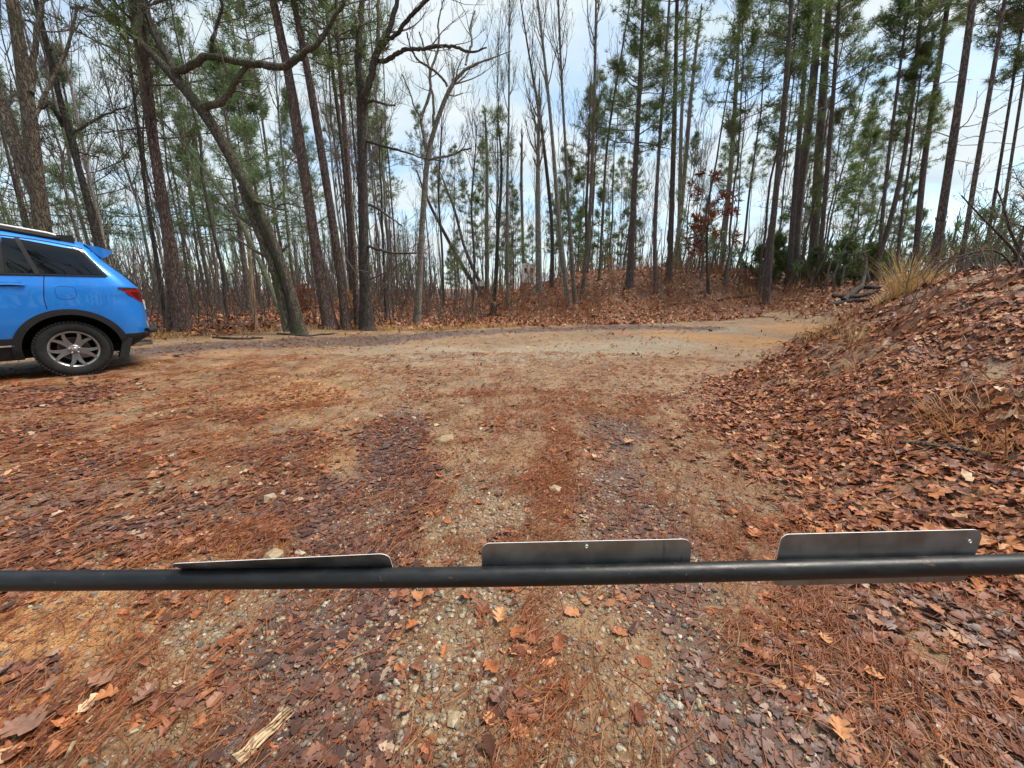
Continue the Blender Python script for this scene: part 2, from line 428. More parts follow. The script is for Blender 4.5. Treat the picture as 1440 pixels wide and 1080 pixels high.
def fields(x, y):
    n1 = fbm(x * 1.6, y * 1.6, 41) - .5; n2 = fbm(x * 5, y * 5, 47) - .5
    nz = n1 * 1.3 + n2 * .9
    d = bank_d(x, y); dd = y - edge(x)
    left = np.clip((-x - 1) / 3, 0, 1)
    bank = smooth((d + np.interp(y, [1, 4, 8], [1.0, .95, .5]) + nz * .7) / 1.0)
    hill = smooth((dd + .15 + nz * .5) / .5)
    hill = np.maximum(hill, smooth((x - 10.8 + nz * 1.5) / 1.6) * smooth((y - 8) / 2))
    track = smooth((x - 7) / 2) * smooth((y - 9) / 2) * (1 - smooth((dd + .6) / 1.0))
    forest = np.maximum(np.where(d > 0, bank, bank), hill)
    rl = smooth(1.35 - dline(x, y, RUT_L) / .34 + nz * 1.25) * (1 - .85 * smooth((y - 3.2) / 2.6))
    rr = smooth(1.35 - dline(x, y, RUT_R) / .32 + nz * 1.1)
    mid = smooth(1.3 - dline(x, y, MID) / .25 + nz * 1.2)
    band = smooth(1.5 - dline(x, y, BAND) / .75 + nz * .8)
    pale = smooth(1.5 - dline(x, y, PALE) / 1.1 + nz * .7)
    lp = blobs(x, y, LEAFW, nz)
    clay = np.maximum(blobs(x, y, CLAYW, nz * .6), (.30 + .5 * n1) * left)
    grav = blobs(x, y, GRAVW, nz)
    leaf = np.maximum.reduce([forest, .95 * rl, lp, .42 * rr, .12 * mid, .35 * band, np.full(np.shape(x), .03) + .10 * smooth(n1 * 3)])
    brk = smooth((fbm(x * 3.3, y * 3.3, 83, 4) - .30) / .2)
    leaf = leaf * np.where(forest > .5, .55 + .45 * brk, .2 + .8 * brk)
    gap = smooth((fbm(x * 1.5 + 7, y * 1.5, 97, 4) - .57) / .07) * smooth((d - .1) / .6) * (1 - smooth((y - 11) / 3))
    leaf = leaf * (1 - .5 * gap)
    leaf = np.where((clay > .75) & (lp < .5) & (hill < .5), leaf * .45, leaf)
    wet = np.maximum.reduce([rl, rr, lp * .75, band * .8]) * (1 - hill) * (1 - smooth((d - .2) / 1.0))
    ndl = (1 - .65 * grav) * (.35 + .65 * smooth((fbm(x * 4.5, y * 4.5, 87, 3) - .36) / .2)) * np.clip((1 - .7 * np.maximum(rr, .8 * rl)) * np.maximum.reduce([mid, 0 * x, .38 + .9 * n1 + .2 * left, .55 * bank * (.6 + n1)]), 0, 1) * (1 - .5 * hill)
    return dict(leaf=leaf, wet=np.clip(wet, 0, 1), grav=grav, clay=clay, pale=pale * (1 - rl), mulch=np.clip(np.maximum.reduce([rl * .9, rr * .7, band * .75, lp * .6]), 0, 1), forest=forest, needle=ndl, bank=bank, hill=hill, mid=mid)

# ------------------------------------------------------------------ ground mesh
def axis(lo, hi, step, far, g=1.13):
    a = list(np.arange(lo, hi + 1e-6, step)); s = step; v = a[-1]
    while v < far: s *= g; v += s; a.append(v)
    s = step; v = a[0]; b = []
    while v > -far: s *= g; v -= s; b.append(v)
    return np.array(b[::-1] + a)
gx = axis(-7, 8, .06, 420); gy = axis(.2, 10, .055, 420)
X, Y = np.meshgrid(gx, gy, indexing='ij')
Z = H(X, Y)
fl = fields(X, Y)
# wheel ruts sit a little lower; litter zones are slightly lumpy
dep = -.025 * smooth(1.3 - dline(X, Y, RUT_L) / .3) - .02 * smooth(1.3 - dline(X, Y, RUT_R) / .28)
NEARM = smooth((16 - np.hypot(X, Y)) / 4)
relief = (.014 * (fbm(X * 9, Y * 9, 77, 3) - .5)) * NEARM
def Hs(x, y): # surface height incl. ruts, for placing things
    return H(x, y) - .025 * smooth(1.3 - dline(x, y, RUT_L) / .3) - .02 * smooth(1.3 - dline(x, y, RUT_R) / .28) + .014 * (fbm(x * 9, y * 9, 77, 3) - .5) * smooth((16 - np.hypot(x, y)) / 4)
Z = Z + dep + relief
# gently rounded-off far country: falls below the ridge
nx, ny = X.shape
V = np.stack([X, Y, Z], -1).reshape(-1, 3)
i = np.arange(nx - 1)[:, None] * ny; j = np.arange(ny - 1)[None]
Fq = np.stack([i + j, i + ny + j, i + ny + j + 1, i + j + 1], -1).reshape(-1, 4)
gg = Geo(); gg.add(V, Fq)
me = gg.mesh('ground', [])
for nm in ('leaf', 'clay', 'pale', 'mulch', 'forest', 'needle', 'wet'):
    a = me.attributes.new(nm, 'FLOAT', 'POINT'); a.data.foreach_set('value', fl[nm].astype(np.float32).ravel())
ground = bpy.data.objects.new('ground', me); COL.objects.link(ground); tag(ground, kind='structure')

def ground_mat():
    m = NT('ground_soil'); c = m.coord('Object')
    A = lambda k: m.n('ShaderNodeAttribute', attribute_name=k).outputs['Fac']
    big = m.noise(c, .55, 5, .6); med = m.noise(c, 3.2, 6, .62, .4); fine = m.noise(c, 22, 7, .68); grit = m.noise(c, 110, 4, .7)
    soil = m.ramp(med, [(.25, (.12, .068, .032)), (.42, (.22, .128, .062)), (.6, (.31, .195, .10)), (.8, (.41, .285, .165))])
    pale = m.ramp(fine, [(.28, (.175, .132, .09)), (.5, (.325, .258, .175)), (.75, (.46, .385, .275))])
    col = m.mix(m.rng(A('pale'), 0, 1, 0, .9, False), soil, pale)
    blot = m.noise(m.coord('Object', (1, 1.5, 1)), 1.25, 6, .68, .6); blot2 = m.noise(m.coord('Object', (1.3, 1, 1)), 2.1, 6, .7, .5)
    col = m.mix(m.rng(blot, .50, .66, 0, .72), col, m.mix(fine, (.17, .075, .036), (.40, .20, .10)))
    col = m.mix(m.rng(blot2, .54, .68, 0, .6), col, m.mix(fine, (.11, .082, .066), (.27, .215, .175)))
    clay = m.ramp(fine, [(.25, (.26, .11, .035)), (.5, (.45, .215, .07)), (.78, (.58, .32, .13))])
    col = m.mix(m.rng(m.math('ADD', A('clay'), m.math('MULTIPLY', m.math('SUBTRACT', med, .5), .8)), .25, .85, 0, .92), col, clay)
    mul = m.ramp(fine, [(.25, (.05, .033, .030)), (.5, (.118, .080, .072)), (.78, (.215, .165, .145))])
    col = m.mix(m.rng(m.math('ADD', A('mulch'), m.math('MULTIPLY', m.math('SUBTRACT', med, .5), .7)), .2, .8, 0, .9), col, mul)
    # grit: pebbles too small to build
    v = m.vor(c, 62); v2 = m.vor(c, 26)
    peb = m.rng(v.outputs['Distance'], .18, .42, 1, 0)
    pc = m.ramp(m.sepr(v.outputs['Color']), [(0, (.11, .10, .08)), (.4, (.25, .19, .12)), (.75, (.42, .32, .19)), (1, (.60, .51, .38))])
    col = m.mix(m.math('MULTIPLY', peb, m.rng(A('forest'), .2, .8, .55, .05)), col, pc)
    # streaks of needles and leaf crumbs in many directions
    st = None
    for k, (rz, sc_) in enumerate(((.5, 1), (1.9, 1.2), (2.7, .9), (1.2, 1.1))):
        mp_ = m.n('ShaderNodeMapping', inp={'Rotation': (0, 0, rz), 'Scale': (5 * sc_, 95 * sc_, 20)}); m.l(m.n('ShaderNodeTexCoord').outputs['Object'], mp_.inputs[0])
        f = m.rng(m.noise(mp_.outputs[0], 1.0, 3, .6), .60, .68)
        st = f if st is None else m.math('MAXIMUM', st, f)
    nd = m.mix(fine, (.15, .05, .022), (.33, .13, .052))
    col = m.mix(m.math('MULTIPLY', st, m.rng(A('needle'), 0, 1, .12, .85, False)), col, nd)
    # leaf bed under the litter
    bed = m.ramp(fine, [(.25, (.05, .020, .010)), (.5, (.15, .052, .021)), (.8, (.27, .11, .048))])
    bw = m.mix(A('wet'), bed, mul)
    lf = m.rng(m.math('ADD', A('leaf'), m.math('MULTIPLY', m.math('SUBTRACT', fine, .5), .9)), .45, .85, 0, .93)
    col = m.mix(lf, col, bw)
    col = m.mix(m.rng(grit, .3, .55, .55, 0), col, m.mix(1., col, (.4, .36, .33), 'MULTIPLY'))
    col = m.mix(1., col, m_rgb(m, m.rng(big, .3, .7, .86, 1.14)), 'MULTIPLY')
    h = m.math('ADD', m.math('MULTIPLY', peb, .5), m.math('ADD', m.math('MULTIPLY', fine, .9), m.math('MULTIPLY', grit, .4)))
    nb = m.bump(h, .9, .025)
    rough = m.rng(m.math('ADD', A('wet'), m.math('MULTIPLY', m.math('SUBTRACT', med, .5), .8)), 0, 1, .62, .25, False)
    return m.done(col, rough, nb, None, .5)
me.materials.append(ground_mat())

# ------------------------------------------------------------------ leaf litter, needles and grit (countless: one object each)
def leaf_template(n):
    """oak leaf: lobed outline left / midrib / right at n stations; returns verts (x along, y across, z) and faces"""
    if n >= 9:
        xs = np.array([0, .12, .22, .29, .37, .48, .57, .65, .76, .85, .93, 1.]); ws = np.array([.012, .05, .24, .27, .12, .36, .40, .14, .31, .28, .09, .0])
        sk = np.array([0, 0, .03, .05, 0, .03, .07, 0, .04, .07, 0, 0])
    elif n >= 5:
        xs = np.array([0, .25, .40, .68, .82, 1.]); ws = np.array([.02, .27, .13, .36, .15, .0]); sk = np.array([0, .04, 0, .05, 0, 0])
    elif n == 2:
        xs = np.array([.05, .95]); ws = np.array([.20, .26]); sk = np.array([0, 0])
    else:
        xs = np.array([0, .55, 1.]); ws = np.array([.03, .34, .02]); sk = np.array([0, 0, 0])
    V = []
    for x, w_, s_ in zip(xs, ws, sk): V += [[x + s_, -w_, 0], [x, 0, 0], [x + s_, w_, 0]]
    Fc = []
    for k in range(len(xs) - 1):
        a = 3 * k; Fc += [[a, a + 3, a + 4, a + 1], [a + 1, a + 4, a + 5, a + 2]]
    V = np.array(V); V[:, 0] -= .5
    return V, np.array(Fc)
def slope(x, y, e=.08):
    return (Hs(x + e, y) - Hs(x - e, y)) / (2 * e), (Hs(x, y + e) - Hs(x, y - e)) / (2 * e)
def leaves(geo, x, y, z, size, tint, wet, lod, flat=None, tiltmax=.5):
    T, Fc = leaf_template(lod); n = len(x); m_ = len(T)
    sz = size[:, None]
    T = T[None] * np.ones((n, 1, 1)); ns = m_ // 3
    bl = rng.uniform(0, 1, (n, 1)) ** 1.6
    ell = .30 * np.sqrt(np.clip(1 - (T[..., 0] * 2) ** 2, 0, 1)) * np.sign(T[..., 1])
    T[..., 1] = (T[..., 1] * (1 - bl) + ell * bl) * rng.uniform(.65, 1.3, (n, m_))
    u = T[..., 0] * sz; wv = T[..., 1] * sz * rng.uniform(.75, 1.25, (n, 1))
    asym = 1 + .25 * np.sign(T[..., 1]) * rng.uniform(-1, 1, (n, 1)); wv = wv * asym
    c1 = rng.normal(.25, .42, (n, 1)); c2 = rng.normal(.15, .36, (n, 1)); c3 = rng.normal(0, .3, (n, 1))
    if flat is not None: c1, c2, c3 = c1 * flat[:, None], c2 * flat[:, None], c3 * flat[:, None]
    t_ = T[..., 0]; s_ = T[..., 1]
    hz = sz * (c1 * (s_ * 2) ** 2 * .5 + c2 * t_ ** 2 * 1.2 + c3 * t_ * s_ * 2)
    wv = wv * (1 - .12 * np.abs(c1)); hz = hz - hz.min(1, keepdims=True)
    yaw = rng.uniform(0, 2 * np.pi, (n, 1)); cy, sy = np.cos(yaw), np.sin(yaw)
    lx, ly = u * cy - wv * sy, u * sy + wv * cy
    gx_, gy_ = slope(x, y)
    tl = np.abs(rng.normal(0, tiltmax, (2, n))) * np.sign(rng.uniform(-1, 1, (2, n)))
    if flat is not None: tl = tl * flat[None]
    tz = lx * (gx_ + tl[0])[:, None] + ly * (gy_ + tl[1])[:, None]
    tz = tz - np.minimum(0, (lx * tl[0][:, None] + ly * tl[1][:, None]).min(1, keepdims=True)) * .7
    P = np.stack([x[:, None] + lx, y[:, None] + ly, z[:, None] + hz + tz], -1)
    F2 = (Fc[None] + (np.arange(n) * m_)[:, None, None]).reshape(-1, 4)
    at_ = np.zeros((n, m_, 4)); at_[..., 0] = tint[:, None]; at_[..., 1] = wet[:, None]; at_[..., 3] = 1
    geo.add(P.reshape(-1, 3), F2, 0, at_.reshape(-1, 4), smooth=False)
def in_view(x, y, z, pad=1.25):
    dxv, dyv, dzv = x, y, z - CAMZ
    zc_ = dyv * CP - dzv * SP; up = dyv * SP + dzv * CP
    return (zc_ > .3) & (np.abs(dxv) < zc_ * 720 / FPX * pad + .9) & (up > -zc_ * 540 / FPX * pad - .4)
def scatter(xlo, xhi, ylo, yhi, dens, wfun, dmin=0, dmax=1e9):
    n = int((xhi - xlo) * (yhi - ylo) * dens)
    x = rng.uniform(xlo, xhi, n); y = rng.uniform(ylo, yhi, n)
    dist = np.hypot(x, y)
    k = (dist >= dmin) & (dist < dmax); x, y = x[k], y[k]
    z = Hs(x, y); k = in_view(x, y, z); x, y, z = x[k], y[k], z[k]
    f = fields(x, y)
    k = rng.uniform(0, 1, len(x)) < wfun(f, x, y)
    return x[k], y[k], z[k], {a: b[k] for a, b in f.items()}
def tint_of(n): return np.clip(rng.beta(1.7, 2.9, n) + rng.choice([0, .4], n, p=[.92, .08]), 0, 1)

lit = Geo()
def put(reg, dens, lod, size, dmin, dmax, wf, lift, tilt):
    x, y, z, f = scatter(*reg, dens, wf, dmin, dmax)
    n = len(x)
    wet = np.clip(f['wet'] + rng.normal(0, .22, n) + .1, 0, 1)
    flat = 1 - .75 * f['wet']
    sz = rng.uniform(.55, 1.25, n) * size * (1 - .25 * f['wet'])
    lay = rng.uniform(0, 1, n) ** 1.5 * lift * (.25 + .75 * smooth((f['forest'] - .3) / .6)) + .003
    leaves(lit, x, y, z + lay, sz, np.clip(tint_of(n) + .13 * f['hill'], 0, 1), wet, lod, flat, tilt)
    return n
dens_w = lambda f, x, y: np.clip(f['leaf'], 0, 1) ** 1.15
c_ = []
c_.append(put((-5, 6, .3, 3.4), 1750, 9, .062, 0, 2.7, dens_w, .03, .17))
c_.append(put((-8, 9, .5, 7), 980, 5, .070, 2.65, 7, dens_w, .035, .22))
c_.append(put((-15, 15, .5, 13), 240, 5, .095, 6.9, 12, dens_w, .04, .3))
c_.append(put((-22, 24, 4, 24), 135, 2, .125, 12, 24, lambda f, x, y: np.clip(f['leaf'], 0, 1) ** 1.3 * np.where(x > -3, 1, .6), .05, .45))
c_.append(put((-30, 36, 8, 44), 40, 2, .18, 24, 44, lambda f, x, y: np.clip(f['leaf'], 0, 1) * np.where(x > -3, 1, .6), .05, .45))
# crumbs: torn scraps of leaf trodden into the road
for reg, dn, d0, d1, sz_ in (((-4, 4, .3, 3.2), 1500, 0, 3.1, .024), ((-8, 7, .5, 7), 620, 3, 7, .034), ((-13, 13, .5, 16), 70, 7, 16, .05)):
    x, y, z, f = scatter(*reg, dn, lambda f, x, y: np.clip(.25 + .7 * f['wet'] + .5 * f['leaf'] + .5 * (fbm(x * 2.3, y * 2.3, 71) - .5), .05, 1) * (1 - .6 * f['hill']), d0, d1)
    n = len(x); leaves(lit, x, y, z + .003, sz_ * rng.uniform(.4, 1.3, n), tint_of(n), np.clip(.45 + rng.normal(0, .3, n), 0, 1), 2, np.full(n, .5), .3); c_.append(n)

tag(lit.build('leaf_litter', M['litter']), 'deep litter of fallen brown oak leaves over bank, hill and dirt road', 'leaf litter', kind='stuff')

nd = Geo()
def put_needles(reg, dens, dmax, dmin, ln, wd, wf):
    x, y, z, f = scatter(*reg, dens, wf, dmin, dmax)
    n = len(x); a = rng.uniform(0, 2 * np.pi, n)
    # combed by rain run-off: a preferred direction that wanders
    a = np.where(rng.uniform(0, 1, n) < .5, .5 + 1.6 * fbm(x * .8, y * .8, 55) + rng.normal(0, .35, n), a)
    l_ = ln * rng.uniform(.6, 1.15, n); bend = rng.normal(0, .22, n)
    t = np.array([-.5, 0, .5]); px_ = x[:, None] + l_[:, None] * t * np.cos(a)[:, None]; py_ = y[:, None] + l_[:, None] * t * np.sin(a)[:, None]
    px_[:, 1] += -np.sin(a) * bend * l_ * .5; py_[:, 1] += np.cos(a) * bend * l_ * .5
    pz_ = Hs(px_, py_) + rng.uniform(.003, .016, (n, 1)) + np.abs(rng.normal(0, .006, (n, 3))) + .02 * (f['forest'] * rng.uniform(0, 1, n))[:, None]
    P = np.stack([px_, py_, pz_], -1)
    side = np.stack([-np.sin(a), np.cos(a), rng.normal(0, .5, n)], -1)[:, None] * wd * .5
    Vv = np.stack([P - side, P + side], 2).reshape(-1, 3)
    b = (np.arange(n) * 6)[:, None]
    Fc = np.concatenate([b + np.array([[0, 2, 3, 1]]), b + np.array([[2, 4, 5, 3]])])
    at_ = np.repeat(rng.beta(2, 2.2, n), 6)[:, None] * np.ones((1, 4))
    nd.add(Vv, Fc, 0, at_, smooth=False)
    return n
wn_ = lambda f, x, y: np.clip(f['needle'], 0, 1) ** 1.2
c_ = [put_needles((-3.4, 3.4, .4, 2.6), 7000, 2.6, 0, .14, .0026, wn_), put_needles((-6, 6, .5, 5.2), 2200, 5.2, 2.5, .17, .0042, wn_), put_needles((-9, 9, .5, 8.5), 700, 8.5, 5, .2, .006, wn_)]

tag(nd.build('fallen_pine_needles', M['dead_needle']), 'reddish fallen pine needles strewn across the dirt road', 'pine needles', kind='stuff')

st = Geo()
ICO = None
def ico():
    p = (1 + 5 ** .5) / 2
    Vv = norm(np.array([[-1, p, 0], [1, p, 0], [-1, -p, 0], [1, -p, 0], [0, -1, p], [0, 1, p], [0, -1, -p], [0, 1, -p], [p, 0, -1], [p, 0, 1], [-p, 0, -1], [-p, 0, 1]], float))
    Fc = np.array([[0, 11, 5], [0, 5, 1], [0, 1, 7], [0, 7, 10], [0, 10, 11], [1, 5, 9], [5, 11, 4], [11, 10, 2], [10, 7, 6], [7, 1, 8], [3, 9, 4], [3, 4, 2], [3, 2, 6], [3, 6, 8], [3, 8, 9], [4, 9, 5], [2, 4, 11], [6, 2, 10], [8, 6, 7], [9, 8, 1]])
    return Vv, Fc
IV, IF = ico()
OV = np.array([[1, 0, 0], [0, 1, 0], [-1, 0, 0], [0, -1, 0], [0, 0, 1], [0, 0, -1]], float); OF = np.array([[0, 1, 4], [1, 2, 4], [2, 3, 4], [3, 0, 4]])
def stones(geo, x, y, z, r, tint, sink=.35, full=None):
    n = len(x)
    if full is not None:
        if full.any(): stones(geo, x[full], y[full], z[full], r[full], tint[full], sink)
        q = ~full; x, y, z, r, tint = x[q], y[q], z[q], r[q], tint[q]; n = len(x); IV, IF = OV, OF
    else: IV, IF = globals()['IV'], globals()['IF']
    nv = len(IV)
    s = rng.uniform(.65, 1.25, (n, 1, 3)) * np.array([1, 1, .62]); Vv = IV[None] * (1 + rng.normal(0, .13, (n, nv, 1))) * s * r[:, None, None]
    a = rng.uniform(0, 6.28, (n, 1)); cx, sx = np.cos(a), np.sin(a)
    P = np.stack([x[:, None] + Vv[..., 0] * cx - Vv[..., 1] * sx, y[:, None] + Vv[..., 0] * sx + Vv[..., 1] * cx, z[:, None] + Vv[..., 2] + r[:, None] * sink * .5], -1)
    Fc = (IF[None] + (np.arange(n) * nv)[:, None, None]).reshape(-1, 3)
    geo.add(P.reshape(-1, 3), Fc, 0, np.repeat(tint, nv)[:, None] * np.ones((1, 4)), smooth=False)
ws = lambda f, x, y: np.clip(f['grav'] * (1 - .5 * f['leaf']) + (.30 + .7 * fbm(x * 1.3, y * 1.3, 61) - .25 + .25 * f['mid']) * (1 - f['forest']) * (1 - .8 * f['leaf']) * (1 - .4 * f['clay']), 0, 1)
for reg, dn, d0, d1, r0, r1 in (((-3, 2.6, .4, 3), 4200, 0, 2.8, .0035, .014), ((-6, 5, .5, 6), 520, 2.6, 6, .006, .016), ((-9, 9, 2, 12), 60, 5.5, 12, .010, .024)):
    x, y, z, f = scatter(*reg, dn, ws, d0, d1)
    r = r0 + (r1 - r0) * rng.uniform(0, 1, len(x)) ** 2.4
    stones(st, x, y, z, r, rng.beta(1.8, 1.8, len(x)), .35, (r > .0075) & (np.hypot(x, y) < 2.8))
tag(st.build('gravel', M['stone']), 'small mixed gravel bedded in the wheel tracks', 'gravel', kind='stuff')
# ------------------------------------------------------------------ trees
def child(P, Rd, m, tr, ang, lr, rr, K, up=.25, wob=.18, lmin=None, flat=0., rmin=.003, taper=.25, lens=None):
    """m children on every branch of P (N,Kp,3)"""
    N, Kp, _ = P.shape
    t = rng.uniform(tr[0], tr[1], (N, m)) * (Kp - 1)
    i0 = np.clip(np.floor(t).astype(int), 0, Kp - 2); fr = (t - i0)[..., None]
    n_ = np.arange(N)[:, None]
    pos = P[n_, i0] * (1 - fr) + P[n_, i0 + 1] * fr
    tan = norm(P[n_, i0 + 1] - P[n_, i0])
    rad = Rd[n_, i0] * (1 - fr[..., 0]) + Rd[n_, i0 + 1] * fr[..., 0]
    Lp = np.linalg.norm(np.diff(P, axis=1), axis=-1).sum(1)[:, None]
    rnd = norm(rng.normal(0, 1, (N, m, 3)))
    perp = norm(np.cross(tan, rnd))
    if flat: perp = norm(perp * np.array([1, 1, 1 - flat]))
    a = rng.uniform(ang[0], ang[1], (N, m, 1))
    d = norm(tan * np.cos(a) + perp * np.sin(a))
    ln = Lp * rng.uniform(lr[0], lr[1], (N, m)) * (1.15 - .6 * t / (Kp - 1))
    if lens is not None: ln = rng.uniform(lens[0], lens[1], (N, m))
    d, ln, pos, rad = d.reshape(-1, 3), ln.reshape(-1), pos.reshape(-1, 3), rad.reshape(-1)
    Q = np.zeros((len(d), K, 3)); Q[:, 0] = pos; st_ = (ln / (K - 1))[:, None]
    for k in range(1, K):
        d = norm(d + rng.normal(0, wob, d.shape) + np.array([0, 0, up]) / K * 2)
        Q[:, k] = Q[:, k - 1] + d * st_
    r0 = np.maximum(rad * rr, rmin)[:, None]
    return Q, np.maximum(r0 * np.linspace(1, taper, K)[None], rmin * .7)
def tufts(geo, pos, dirs, K, ln, wd, mat=0, spread=.75, tint=(.5, .2)):
    leafy = wd > .04
    n = len(pos)
    d = norm(dirs[:, None] * .8 + rng.normal(0, spread, (n, K, 3)))
    l_ = ln * rng.uniform(.65, 1.15, (n, K, 1))
    s = norm(np.cross(d, rng.normal(0, 1, (n, K, 3)))) * wd * .5
    p = pos[:, None] + d * .02
    if not leafy: Vv = np.stack([p - s * .75, p + s * .75, p + d * l_], 2)
    else: Vv = np.stack([p - s * .6, p + s * .6, p + d * l_ + s * .25, p + d * l_ - s * .25], 2)
    nv = Vv.shape[2]; b = (np.arange(n * K) * nv)[:, None]
    tt = np.clip(rng.normal(tint[0], tint[1], (n, 1, 1)) + rng.normal(0, .12, (n, K, 1)), 0, 1)
    at_ = np.broadcast_to(tt[..., None], (n, K, nv, 1)) * np.ones(4)
    geo.add(Vv.reshape(-1, 3), b + np.arange(nv)[None], mat, at_.reshape(-1, 4), smooth=False)
def along(P, ts):
    """points and tangents at parameters ts on branches P"""
    N, K, _ = P.shape; o, dd_ = [], []
    for t in ts:
        f = t * (K - 1); i_ = min(int(f), K - 2); fr = f - i_
        o.append(P[:, i_] * (1 - fr) + P[:, i_ + 1] * fr); dd_.append(norm(P[:, i_ + 1] - P[:, i_]))
    return np.concatenate(o), np.concatenate(dd_)

def pine_crown(geo, TP, TR, z0, z1, n, Lmax, twigmat=0, ndmat=1, K=9, ln=.22, wd=.024, sub=6, prof=.6, dead=6, zdead=None, tint=(.5, .2), low=.45):
    """boughs on the trunk polyline between heights z0 and z1 with needle tufts; dead stubs below"""
    def on_trunk(h):
        return np.stack([np.interp(h, TP[:, 2], TP[:, k]) for k in range(3)], -1), np.interp(h, TP[:, 2], TR)
    u = np.sort(rng.uniform(0, 1, n)); h = z0 + (z1 - z0) * u
    pos, rad = on_trunk(h)
    az = np.arange(n) * 2.4 + rng.normal(0, .5, n)
    ln_b = Lmax * np.clip(np.minimum((1.04 - u) ** prof, low + u * 2.2), .12, 1) * rng.uniform(.55, 1.1, n)
    el = np.interp(u, [0, .5, 1], [-.05, .35, 1.0]) + rng.normal(0, .16, n)
    d = np.stack([np.cos(az) * np.cos(el), np.sin(az) * np.cos(el), np.sin(el)], -1)
    Kb = 5; Q = np.zeros((n, Kb, 3)); Q[:, 0] = pos
    for k in range(1, Kb):
        d = norm(d + rng.normal(0, .12, d.shape) + np.array([0, 0, .10])); Q[:, k] = Q[:, k - 1] + d * (ln_b / (Kb - 1))[:, None]
    r0 = np.clip(.011 * ln_b + .006, .008, .05)[:, None]
    tubes(geo, Q, r0 * np.linspace(1, .3, Kb)[None], 4, twigmat)
    S1, R1 = child(Q, np.repeat(r0, Kb, 1), sub, (.3, 1.), (.4, 1.0), (.25, .5), .5, 3, .3, .15, flat=.35, rmin=.005)
    tubes(geo, S1, R1, 3, twigmat)
    p, dd_ = along(S1, (.3, .55, .8, 1.)); p = p + rng.normal(0, .07, p.shape); tufts(geo, p, dd_, max(4, int(K * .8)), ln, wd, ndmat, tint=tint)
    p, dd_ = along(Q, (.55, .8, 1.)); tufts(geo, p, dd_, K, ln, wd, ndmat, tint=tint)
    if dead:
        zd = zdead if zdead is not None else z0 - (z1 - z0) * .7
        h = rng.uniform(max(zd, TP[0, 2] + .8), z0 + .3, dead); pos, rad = on_trunk(h); az = rng.uniform(0, 6.28, dead); el = rng.normal(.1, .25, dead)
        d = np.stack([np.cos(az) * np.cos(el), np.sin(az) * np.cos(el), np.sin(el)], -1); l_ = rng.uniform(.2, Lmax * .6, dead)
        Q = np.zeros((dead, 4, 3)); Q[:, 0] = pos
        for k in range(1, 4): d = norm(d + rng.normal(0, .2, d.shape)); Q[:, k] = Q[:, k - 1] + d * (l_ / 3)[:, None]
        rr_ = np.clip(.008 * l_ + .006, .006, .02)[:, None]
        tubes(geo, Q, rr_ * np.linspace(1, .4, 4)[None], 3, twigmat)
        S1, R1 = child(Q, np.repeat(rr_, 4, 1), 2, (.4, 1), (.4, .9), (.2, .5), .5, 3, .1, .2, rmin=.004); tubes(geo, S1, R1, 3, twigmat)

def bare_crown(geo, P, Rd, m=(6, 5, 4), lens=(.8, 2.4), tr=(.35, 1.), ang=(.5, 1.0), up=.5, wob=.2, mat=0, rr=.45, rmin=.0045, l2=(.3, .6), l3=(.3, .6)):
    """three generations of twigs on branches P (N,K,3)"""
    if P.ndim == 2: P, Rd = P[None], Rd[None]
    A, RA = child(P, Rd, m[0], tr, ang, None or (.2, .4), rr, 6, up, wob, lens=lens, rmin=rmin * 1.4)
    tubes(geo, A, RA, 4, mat)
    if len(m) > 1:
        B, RB = child(A, RA, m[1], (.2, 1), (.35, .9), l2, .6, 4, up, wob, rmin=rmin); tubes(geo, B, RB, 3, mat)
    if len(m) > 2:
        C_, RC = child(B, RB, m[2], (.2, 1), (.35, .9), l3, .7, 3, up, wob, rmin=rmin * .8); tubes(geo, C_, RC, 3, mat)
    return A, RA

HERO = []
def trunk_pts(px, widths, Yd=None, Yt=None, ext=4., K=18, root=True):
    """trunk centre line through picture points standing at depth Yd; widths in picture pixels"""
    if Yd is None:
        b = gp(*px[0]); Yd = b[1]
    Yt = Yd if Yt is None else Yt
    n = len(px); ys = np.linspace(Yd, Yt, n)
    P = np.array([at(a, b, y) for (a, b), y in zip(px, ys)])
    caz = [math.cos(math.atan((a - 720) / FPX)) for a, b in px]
    ws_ = np.interp(np.linspace(0, 1, n), np.linspace(0, 1, len(widths)), widths)
    t_ = np.array([y / ray(a, b)[1] for (a, b), y in zip(px, ys)])
    Rr = ws_ / 2 * t_ / FPX * np.array(caz)
    g = float(Hs(P[0, 0], P[0, 1]))
    if root:
        d0 = (P[1] - P[0]); d0 = d0 / max(d0[2], .2)
        if P[0, 2] > g + .05:
            extra = P[0] - d0 * (P[0, 2] - g); P = np.vstack([extra, P]); Rr = np.concatenate([[Rr[0] * 1.08], Rr])
        else:
            P[0, 2] = min(P[0, 2], g)
    if ext > 0:
        d1 = norm(P[-1] - P[-2]); d1 = norm(d1 + np.array([0, 0, .25]))
        P = np.vstack([P, P[-1] + d1 * ext * .5, P[-1] + d1 * ext]); Rr = np.concatenate([Rr, [Rr[-1] * .75, Rr[-1] * .4]])
    q = resample(np.hstack([P, Rr[:, None]]), K)
    P, Rr = q[:, :3], q[:, 3]
    return P, Rr
